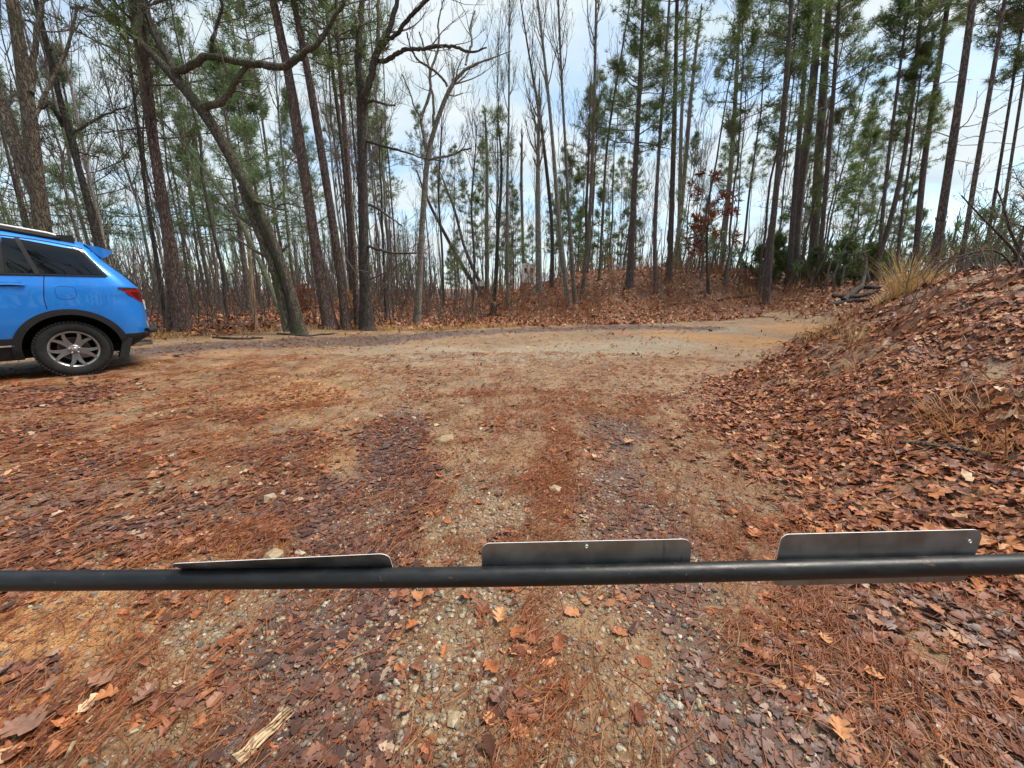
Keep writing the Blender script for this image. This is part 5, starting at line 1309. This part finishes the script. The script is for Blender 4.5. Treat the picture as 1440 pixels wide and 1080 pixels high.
# ------------------------------------------------------------------ the gate bar and the bare sign plates fixed to it
def black_pipe():
    m = NT('black_pipe'); c = m.coord('Object', (.35, 1, 1)); n = m.noise(c, 28, 6, .7); n2 = m.noise(m.coord(), 60, 4, .7)
    col = m.mix(m.rng(n, .3, .7), (.006, .0065, .007), (.018, .0185, .02))
    col = m.mix(m.rng(n2, .66, .72, 0, .6), col, (.13, .135, .14))
    r_ = m.noise(m.coord('Object', (.5, 1, 1)), 17, 5, .7)
    col = m.mix(m.rng(r_, .62, .70, 0, .7), col, (.13, .065, .026))
    return m.done(col, m.rng(n, .3, .7, .30, .5), m.bump(n2, .15, .003), None, .35)
M['pipe'] = black_pipe()
def alu():
    m = NT('bare_aluminium'); c = m.coord('Object', (1, 1, .12)); n = m.noise(c, 55, 5, .6); n2 = m.noise(m.coord(), 14, 4)
    sc_ = m.rng(n, .60, .72, 0, .5)
    col = m.mix(m.rng(n2, .3, .7), (.20, .198, .198), (.30, .298, .295)); col = m.mix(sc_, col, (.08, .078, .076))
    return m.done(col, m.rng(n2, .3, .7, .34, .5), m.bump(n, .08, .002), .8)
M['alu'] = alu(); M['alu_edge'] = plain('aluminium_edge', (.75, .74, .73), .45, .35, .1, 40)
TB = .94
pa, pb = CAM + ray(0, 817) * TB, CAM + ray(1440, 793) * TB
bdir = norm(pb - pa); BR = .0228
mid0 = CAM + ray(720, 811) * TB
gate = empty('barrier_gate', (float(mid0[0]), float(mid0[1]), float(Hs(mid0[0], mid0[1]))), 'black painted steel barrier bar across the dirt road', 'gate')
gz = np.array(gate.location)
xs_ = np.linspace(-2.6, 2.6, 27); cl = np.stack([xs_, np.interp(xs_, [pa[0], mid0[0], pb[0]], [pa[1], mid0[1], pb[1]]), np.interp(xs_, [pa[0], mid0[0], pb[0]], [pa[2], mid0[2], pb[2]])], -1)
out_l = xs_ < pa[0]; cl[out_l] = pa + (pa - mid0) / (pa[0] - mid0[0]) * (xs_[out_l] - pa[0])[:, None]
out_r = xs_ > pb[0]; cl[out_r] = pb + (pb - mid0) / (pb[0] - mid0[0]) * (xs_[out_r] - pb[0])[:, None]
for _ in range(2): cl[1:-1] = .25 * cl[:-2] + .5 * cl[1:-1] + .25 * cl[2:]
g = Geo(); tubes(g, cl - gz, np.full(len(cl), BR), 24); g.build('bar', M['pipe'], gate)
for e in (0, -1):
    g = Geo(); p = cl[e] - gz; zz = float(Hs(cl[e][0], cl[e][1])) - gz[2]
    lathe(g, [(.055, zz - .3), (.055, p[2] + .18), (.0, p[2] + .19)], 20, 'z', c=(p[0], p[1], 0)); g.build('gate_post', M['pipe'], gate)
def on_bar(px):
    x0 = (px - 720) / FPX * TB
    return np.array([np.interp(x0, cl[:, 0], cl[:, k]) for k in range(3)])
def sign_plate(label, pxl, pxr, h_up, h_dn, tilt, cut, hole=None, skew=0., off=BR + .003, twist=0.):
    a, b = on_bar(pxl), on_bar(pxr); wd = float(np.linalg.norm(b - a)); c = (a + b) / 2; u = norm(b - a)
    root = empty('sign_plate', c, label, 'sign plate', 'bare metal plates on the gate bar')
    up0 = np.array([0, 0, 1.]) - u * u[2]; up0 = norm(up0); fw = np.cross(up0, u); fw = fw / np.linalg.norm(fw)
    if fw[1] < 0: fw = -fw
    pts = []
    r_ = .022; n_ = 7
    x0, x1 = -wd / 2, wd / 2
    def corner(cx, cz, a0, rr=r_):
        return [(cx + rr * math.cos(a_), cz + rr * math.sin(a_)) for a_ in np.linspace(a0, a0 + math.pi / 2, n_)]
    pts += corner(x1 - r_, h_up - r_, 0, r_) + corner(x0 + r_ + skew, h_up - r_, math.pi / 2) + corner(x0 + r_, -h_dn + r_, math.pi) + corner(x1 - r_ - cut, -h_dn + r_, 1.5 * math.pi)
    pts = np.array(pts); T_ = .0022; n2_ = len(pts)
    def place_(p, dep):
        tl = tilt + twist * (p[0] / wd)
        v = p[1]; return u * p[0] + up0 * (v * math.cos(tl)) + fw * (off + dep - v * math.sin(tl))
    F0 = np.array([place_(p, 0) for p in pts]); B0 = np.array([place_(p, T_) for p in pts])
    g = Geo(); ctr0, ctr1 = F0.mean(0), B0.mean(0); ii = np.arange(n2_); jj = (ii + 1) % n2_
    g.add(np.vstack([F0, ctr0]), np.stack([ii, jj, np.full(n2_, n2_)], -1), 0, smooth=False)
    g.add(np.vstack([B0, ctr1]), np.stack([jj, ii, np.full(n2_, n2_)], -1), 0, smooth=False)
    g.add(np.vstack([F0, B0]), np.stack([ii, ii + n2_, jj + n2_, jj], -1), 1, smooth=False)
    g.build('plate', [M['alu'], M['alu_edge']], root)
    for hx, hz in (hole or []):
        g = Geo(); p = place_((hx * wd, hz), -.0012); n_v = norm(np.cross(place_((hx * wd + .01, hz), 0) - place_((hx * wd, hz), 0), place_((hx * wd, hz + .01), 0) - place_((hx * wd, hz), 0)))
        if n_v[1] > 0: n_v = -n_v
        tubes(g, np.array([p, p + n_v * .003]), np.array([.0042, .0036]), 10); g.build('rivet', M['alu_edge'], root)
    return root
sign_plate('bare metal plate tipped almost flat towards us, left on the black bar', 262, 549, .068, .05, R(28), .0, None, -.02, twist=R(-16))
sign_plate('upright bare metal plate with one pale rivet, in the middle of the bar', 677, 977, .070, .05, R(-2), .0, [(.0, .058)], 0)
sign_plate('upright bare metal plate, right on the black bar, edge showing below it', 1098, 1394, .073, .062, R(-6), .02, [(.44, .045)], .012)

# ------------------------------------------------------------------ things far behind the hill
M['white'] = plain('white_panel', (.82, .82, .80), .5, 0, .06, 3); M['red'] = plain('red_paint', (.35, .035, .03), .5); M['tan'] = plain('tan_panel', (.42, .36, .28), .6)
p0 = at(738, 381, 34); gz_ = float(H(p0[0], p0[1]))
camper = empty('camper_trailer', (p0[0], p0[1], gz_), 'white camper trailer glimpsed between trunks behind the leafy hill', 'camper')
zc_ = p0[2] - gz_
for nm, c_, s_, mt in (('body', (.3, 0, zc_ - .25), (1.0, 2., 1.4), 'white'), ('roof', (.3, 0, zc_ + .48), (1.1, 2.1, .1), 'white'), ('window', (.05, -1.01, zc_), (.22, .04, .35), 'glass'), ('window', (.55, -1.01, zc_), (.22, .04, .35), 'glass')):
    g = Geo(); box(g, c_, s_); g.build(nm, M[mt], camper)
g = Geo(); box(g, (.3, 0, (zc_ - .95) / 2), (.9, 1.7, abs(zc_ - .95))); g.build('skirt', M['tan'], camper)
p0 = at(676, 399, 27); gz_ = float(H(p0[0], p0[1]))
sg_ = empty('notice_board', (p0[0], p0[1], gz_), 'small white notice board among trunks left of the black stump', 'sign')
g = Geo(); box(g, (0, 0, p0[2] - gz_), (.5, .03, .32)); g.build('board', M['white'], sg_)
g = Geo(); box(g, (0, .04, (p0[2] - gz_) / 2 - .1), (.06, .05, p0[2] - gz_ + .2)); g.build('post', M['rot_wood'], sg_)
p0 = gp(660, 424); mk = empty('marker_post', p0, 'slim red marker post standing in leaves near the notice board', 'post')
g = Geo(); box(g, (0, 0, .3), (.09, .05, .75)); g.build('post', M['red'], mk)
g = Geo(); box(g, (0, -.03, .55), (.095, .02, .08)); g.build('band', M['white'], mk)

# ------------------------------------------------------------------ stump, logs, sticks
p0 = gp(691, 446); s_ = empty('stump', p0, 'black rotten tree stump at the foot of the leafy hill', 'stump')
g = Geo(); K_ = 7; zz = np.linspace(-.1, .62, K_); P_ = np.stack([.10 * np.sin(zz * 5), 0 * zz, zz], 1); tubes(g, P_, np.array([.24, .19, .16, .15, .15, .12, .05]) * rng.uniform(.9, 1.1, K_), 9); g.build('trunk', M['rot_wood'], s_)
g = Geo(); tubes(g, np.array([[[.1, 0, .3], [.25, 0, .5], [.42, 0, .58]], [[0, 0, .1], [-.25, -.05, .06], [-.5, -.1, .02]], [[0, 0, .08], [.3, -.1, .1], [.6, -.12, .05]]]), np.array([[.07, .05, .02]] * 3), 6); g.build('root', M['rot_wood'], s_)
def ground_line(pxs, r, nm, lab, mat, cat='fallen branch', lift_=.6, twigs=0, K=14, group=None):
    P_ = np.array([gp(*p) for p in pxs]); q = resample(P_, K); Rr = np.interp(np.linspace(0, 1, K), np.linspace(0, 1, len(r)), r)
    q[:, 2] = Hs(q[:, 0], q[:, 1]) + Rr * lift_ + np.abs(rng.normal(0, .01, K)) ; b = q[0].copy()
    q[:, :2] += rng.normal(0, .012, (K, 2))
    root = empty(nm, b, lab, cat, group); g = Geo(); tubes(g, q - b, Rr * rng.uniform(.85, 1.15, K), 7); g.build('branch', M[mat], root)
    if twigs:
        g = Geo(); A, RA = child((q - b)[None], Rr[None], twigs, (.2, 1), (.4, 1.), (.1, .26), .4, 5, .02, .16, flat=.7); tubes(g, A, RA, 4); B, RB = child(A, RA, 2, (.3, 1), (.4, .9), (.3, .5), .6, 4, .1, .2); tubes(g, B, RB, 3); g.build('twigs', M[mat], root)
    return root
ground_line([(1262, 622), (1310, 632), (1350, 640), (1395, 645), (1438, 655)], [.014, .024, .02, .02, .016], 'fallen_branch', 'mossy fallen branch lying across the lower leafy bank', 'brown_bark', lift_=.9, twigs=7)
ground_line([(1330, 560), (1385, 545), (1440, 528)], [.006, .008, .007], 'fallen_branch', 'thin grey fallen stick on the bank above the mossy branch', 'twig', twigs=5)
ground_line([(1358, 662), (1400, 668), (1440, 676)], [.006, .007, .005], 'fallen_branch', 'thin dark stick below the mossy fallen branch', 'twig', twigs=3)
for k, (a, lab) in enumerate([([(1165, 432), (1195, 426), (1228, 424)], 'lowest dark log of the brush pile where the track turns right'), ([(1172, 420), (1200, 424), (1232, 412)], 'middle dark log of the brush pile beside the track'), ([(1185, 428), (1212, 408), (1236, 410)], 'topmost dark log of the brush pile beside the track')]):
    ground_line(a, [.10, .12, .08], 'log', lab, 'rot_wood', 'log', .5 + k * .5, twigs=5, group='logs of the brush pile')
ground_line([(1010, 424), (1035, 420), (1062, 416)], [.05, .06, .04], 'log', 'short dark log half sunk in leaves below the rusty seedling', 'rot_wood', 'log', .7)
ground_line([(930, 432), (955, 428), (985, 424)], [.03, .04, .03], 'log', 'short log lying in leaves below the hill pines', 'rot_wood', 'log', .7, twigs=3)
ground_line([(1028, 448), (1060, 446), (1090, 447)], [.025, .03, .025], 'fallen_branch', 'pale stick lying along the far side of the track', 'dead_wood', lift_=.8)
ground_line([(92, 1078), (112, 1045), (130, 1010)], [.0045, .005, .0035], 'stick', 'thin brown stick lying on needles in the lower left corner', 'dead_wood', 'stick')
ground_line([(765, 1078), (772, 1060), (763, 1042)], [.006, .0065, .004], 'stick', 'pale split stick at the bottom edge of the road', 'dead_wood', 'stick')
ground_line([(1128, 462), (1135, 448), (1150, 425)], [.006, .008, .005], 'stick', 'short stick leaning by the track on the right', 'dead_wood', 'stick', twigs=2)
ground_line([(1166, 522), (1172, 508), (1180, 490)], [.007, .008, .005], 'stick', 'pale broken stalk lying up the leafy bank', 'dead_wood', 'stick')
ground_line([(300, 476), (340, 478), (370, 476)], [.02, .025, .02], 'fallen_branch', 'grey branch lying at the road edge below the pale snag', 'rot_wood', twigs=6)
ground_line([(390, 470), (430, 474), (470, 470)], [.02, .022, .018], 'fallen_branch', 'dark branch lying at the foot of the mossy oak', 'rot_wood', twigs=6)
# low bare boughs hanging over the bank at the right edge
for k, (pxs, wd, yd, lab) in enumerate([([(1450, 395), (1425, 350), (1400, 325), (1375, 300), (1352, 275)], [5, 4, 3, 2, 1.5], 6.6, 'long thin bare bough sweeping up left over the bank'),
        ([(1450, 430), (1420, 365), (1395, 345), (1350, 362), (1300, 368)], [4, 3, 2.5, 2, 1], 7.4, 'thin bare bough arching low to the left over the bank crest'),
        ([(1452, 380), (1430, 345), (1418, 320), (1412, 290), (1400, 262)], [4, 3.5, 3, 2, 1.5], 7., 'upright bare bough at the right edge of the bank')]):
    P_ = np.array([at(a, b, yd) for a, b in pxs]); q = resample(P_, 14); Rr = np.interp(np.linspace(0, 1, 14), np.linspace(0, 1, len(wd)), wd) / 2 * yd / FPX
    b = q[0].copy(); b[2] = float(Hs(b[0], b[1])); q[0] = b + [0, 0, -.05]; root = empty('bare_shrub', b, lab, 'shrub', 'bare shrubs on the bank')
    g = Geo(); tubes(g, q - b, Rr, 6); g.build('stem', M['dark_bark'], root); g = Geo(); bare_crown(g, q - b, Rr, (9, 5, 3), (.3, 1.0), (.2, 1), up=.25, rmin=.003); g.build('crown', M['twig'], root)

# ------------------------------------------------------------------ grasses
def grass_clump(nm, lab, px, n, hgt, rad, mat, bend=.5, wd=.006, group=None, p0=None, cat='grass clump'):
    b = gp(*px) if p0 is None else p0; b = b.copy(); b[2] = float(Hs(b[0], b[1])); root = empty(nm, b, lab, cat, group)
    a = rng.uniform(0, 6.28, n); r = rad * np.sqrt(rng.uniform(0, 1, n)) * .5; K = 5; Q = np.zeros((n, K, 3)); Q[:, 0] = np.stack([r * np.cos(a), r * np.sin(a), Hs(b[0] + r * np.cos(a), b[1] + r * np.sin(a)) - b[2] - .02], -1)
    h = hgt * rng.uniform(.45, 1.1, n); d = norm(np.stack([np.cos(a) * bend * .5, np.sin(a) * bend * .5, np.ones(n)], -1) + rng.normal(0, .16, (n, 3)))
    for k in range(1, K): d = norm(d + np.stack([np.cos(a), np.sin(a), -.6 * np.ones(n)], -1) * bend * .22 * k / 2 + rng.normal(0, .07, (n, 3))); Q[:, k] = Q[:, k - 1] + d * (h / (K - 1))[:, None]
    s = np.stack([-np.sin(a), np.cos(a), np.zeros(n)], -1)[:, None] * (wd * np.array([1, .9, .7, .5, .1]))[None, :, None]
    V_ = np.stack([Q - s, Q + s], 2).reshape(-1, 3); bb = (np.arange(n) * K * 2)[:, None]
    Fc = np.concatenate([bb + np.array([[2 * k, 2 * k + 2, 2 * k + 3, 2 * k + 1]]) for k in range(K - 1)])
    at_ = np.repeat(rng.beta(2, 2, n), K * 2)[:, None] * np.ones((1, 4))
    g = Geo(); g.add(V_, Fc, 0, at_, smooth=False); g.build('blades', M[mat], root)
    return root
grass_clump('grass_clump', 'tall golden dry grass clump on the bank crest', (1272, 404), 260, 1.2, .55, 'straw', .42, .005, p0=np.array([9.0, 9.25, 0]))
grass_clump('grass_clump', 'shorter golden grass just right of the tall golden clump', (1312, 396), 140, .5, .6, 'straw', .6, .0045)
grass_clump('grass_clump', 'low dry grass spilling down left of the tall golden clump', (1244, 428), 190, .45, .5, 'straw', .7, .006)
for k, (px, n, h_, r_, lab) in enumerate([((1140, 478), 34, .75, .5, 'sparse tall dry stalks at the inner corner of the track'), ((1165, 470), 40, .55, .6, 'thin pale grass beside the sparse tall stalks'), ((1205, 470), 60, .35, .5, 'low pale grass where the bank meets the track'),
        ((1210, 520), 50, .28, .35, 'small orange grass tuft halfway up the bank'), ((1345, 590), 150, .26, .45, 'drooping brown grass tuft below the thin grey stick'), ((1400, 610), 170, .28, .5, 'drooping brown grass at the right edge of the bank'), ((1300, 530), 110, .2, .45, 'matted dark grass tuft in the middle of the bank')]):
    grass_clump('grass_tuft', lab, px, n, h_, r_, 'straw' if k < 3 else 'tan_leaf', .8 if k > 2 else .3, .004)
for px, n, h_, lab in [((495, 543), 70, .09, 'bright green grass tuft left of the leafy wheel rut'), ((207, 578), 60, .07, 'green grass tuft on the dirt below the car'), ((88, 592), 60, .07, 'yellow green grass tuft among leaves left of the dirt patch'), ((272, 672), 50, .06, 'green grass tuft above the leaf patch'),
        ((262, 728), 60, .05, 'small green tuft inside the left leaf patch'), ((283, 757), 80, .06, 'green grass tuft just above the left plate'), ((150, 850), 30, .04, 'tiny yellow green tuft under the bar at left'), ((348, 702), 40, .05, 'faint green tuft beside the left leaf patch'), ((1030, 455), 60, .12, 'green grass tuft on the far side of the track'), ((985, 445), 50, .12, 'thin green tuft at the hill foot by the track')]:
    grass_clump('grass_tuft', lab, px, n, h_, .22, 'grass_green', .9, .003)
# straw along the far left road edge: countless blades
g = Geo(); n = 3600
x = rng.uniform(-12, .2, n); y = edge(x) + rng.normal(.25, .28, n); k = fbm(x * .9, y * .9, 13) > .44; x, y = x[k], y[k]; n = len(x)
z = Hs(x, y); a = rng.uniform(0, 6.28, n); h = rng.uniform(.06, .19, n); ln_ = np.stack([np.cos(a) * h * .8, np.sin(a) * h * .8, h], -1); p = np.stack([x, y, z - .01], -1); s = np.stack([-np.sin(a), np.cos(a), 0 * a], -1) * .006
V_ = np.stack([p - s, p + s, p + ln_ * .6 + s * .7 + [0, 0, .02], p + ln_ * .6 - s * .7 + [0, 0, .02], p + ln_ * [1.15, 1.15, .85]], 1); bb = (np.arange(n) * 5)[:, None]
at_ = np.repeat(rng.beta(2, 2, n), 5)[:, None] * np.ones((1, 4)); g.add(V_.reshape(-1, 3), bb + np.array([[0, 1, 2, 3]]), 0, at_, smooth=False)
g.f.append(bb + np.array([[3, 2, 4]])); g.m.append(np.zeros(n, np.int32)); g.sm.append(np.zeros(n, bool))
tag(g.build('dry_grass', M['straw']), 'yellow dry grass fringing the far left road edge', 'dry grass', kind='stuff')

# ------------------------------------------------------------------ single stones and leaves one can point at
for px, r, t_, lab, cat in [((193, 932), .017, .15, 'dark grey rounded stone among needles, lower left', 'stone'), ((232, 948), .012, .2, 'small blue grey stone right of the dark rounded one', 'stone'), ((296, 930), .014, .45, 'light greenish stone beside the leafy wheel rut', 'stone'), ((168, 902), .013, .4, 'olive stone below the left half of the bar', 'stone'),
        ((638, 1014), .026, .62, 'long pale grey stone in the gravel near the bottom edge', 'stone'), ((571, 1040), .020, .95, 'white knobbly pebble near the bottom edge', 'pebble'), ((567, 1058), .017, .5, 'flat grey green stone below the white pebble', 'stone'), ((623, 940), .018, .75, 'orange tan stone in the middle gravel', 'stone'), ((608, 938), .013, .9, 'pale cream pebble left of the orange tan stone', 'pebble'),
        ((597, 955), .014, .1, 'dark slate stone below the cream pebble', 'stone'), ((612, 953), .016, .3, 'grey stone right of the slate stone', 'stone'), ((494, 928), .014, .85, 'pinkish pebble at the edge of the leafy rut', 'pebble'), ((763, 938), .019, .6, 'tan stone in the red needles right of centre', 'stone'), ((865, 946), .011, 1., 'bright white quartz pebble in the right wheel rut', 'pebble'), ((985, 990), .018, .7, 'yellowish lump of stone at lower right of centre', 'stone'),
        ((626, 620), .075, .68, 'large flat yellowish rock in the left wheel rut', 'rock'), ((582, 586), .04, .85, 'small pale rock beyond the large flat rock', 'rock'), ((676, 604), .03, .9, 'pale pebble right of the large flat rock', 'pebble'), ((780, 690), .045, .7, 'yellowish rock in the middle strip of the road', 'rock'), ((380, 703), .05, .75, 'pale tan rock beside the left leaf patch', 'rock'), ((385, 783), .055, .72, 'yellow tan rock just above the left plate', 'rock'), ((243, 642), .04, .18, 'bluish rock on the dirt left of the leaf patches', 'rock'), ((420, 775), .03, .8, 'light pebble above the right end of the left plate', 'pebble')]:
    p = gp(*px); p[2] = float(Hs(p[0], p[1])); g = Geo(); stones(g, np.zeros(1), np.zeros(1), np.zeros(1), np.array([r]), np.array([t_]), .3)
    o = g.build('stone' if cat != 'rock' else 'rock', M['stone']); o.location = p; tag(o, lab, cat)
for px, sz, t_, w_, lab in [((703, 873), .105, .97, 0, 'pale deeply lobed oak leaf lying alone under the bar'), ((702, 986), .09, .7, 1, 'purplish oak leaf with long lobes among needles, low centre'), ((690, 945), .10, .62, .2, 'reddish curled leaf in the middle strip'), ((885, 622), .15, .93, 0, 'bright tan oak leaf alone on the right of the road'), ((1158, 905), .075, .96, 0, 'small yellow oak leaf in the dark leaves under the bar'),
        ((1228, 955), .075, .9, 0, 'small yellowish leaf below the small yellow oak leaf'), ((143, 965), .12, .9, .7, 'long pale brown leaf in the lower left'), ((205, 985), .10, .85, .9, 'grey brown oak leaf right of the long pale leaf'), ((35, 1030), .17, .9, .9, 'large pale grey leaf at the lower left corner'), ((8, 950), .10, .75, 1, 'spiky grey leaf at the left edge'), ((155, 985), .09, .8, .2, 'orange three lobed leaf between the pale leaves'),
        ((1062, 755), .13, .58, 0, 'bright red brown leaf just above the bar, right of middle plate'), ((1325, 562), .16, .93, 0, 'broad tan leaf lying high on the bank'), ((1345, 637), .15, .97, 0, 'pale curled leaf on the mossy fallen branch'), ((1180, 1035), .10, .92, 0, 'pale folded leaf near the bottom right'), ((490, 605), .17, .7, .3, 'curled brown leaf left of the leafy wheel rut')]:
    p = gp(*px); p[2] = float(Hs(p[0], p[1])) + .012; gl = Geo(); _s = Hs
    T_, Fc = leaf_template(9); yaw = rng.uniform(0, 6.28); sz *= .78; t_ *= .88; V_ = T_ * sz * np.where(np.arange(3) == 1, rng.uniform(.7, 1.2, (len(T_), 1)), 1); V_[:, 2] = sz * (.35 * (T_[:, 1] * 2) ** 2 + .4 * T_[:, 0] ** 2); sx, sy = slope(np.array([p[0]]), np.array([p[1]])); c, s = math.cos(yaw), math.sin(yaw)
    V_ = np.stack([V_[:, 0] * c - V_[:, 1] * s, V_[:, 0] * s + V_[:, 1] * c, V_[:, 2]], -1); V_[:, 2] += V_[:, 0] * sx[0] + V_[:, 1] * sy[0] + .01
    gl.add(V_, Fc, 0, np.tile([t_, w_, 0, 1.], (len(V_), 1)), smooth=False); o = gl.build('oak_leaf', M['litter']); o.location = p; tag(o, lab, 'leaf')
p = gp(366, 1030); p[2] = float(Hs(p[0], p[1])); root = empty('bark_piece', p, 'grey splintered piece of bark lying in the leafy rut', 'bark')
g = Geo(); K_ = 7; P_ = np.stack([np.linspace(-.03, .05, K_), np.linspace(-.07, .08, K_), .012 + .01 * rng.uniform(0, 1, K_)], 1); P3 = np.stack([P_ + [o_, -.5 * o_, abs(o_) * -.2] for o_ in (-.014, -.004, .006, .016)]); tubes(g, P3, np.full((4, K_), .0075) * np.linspace(1, .45, K_)[None] * rng.uniform(.6, 1.3, (4, K_)), 5); g.build('splinter', M['dead_wood'], root)
for me_ in [m_ for m_ in bpy.data.meshes if m_.users == 0]: bpy.data.meshes.remove(me_)
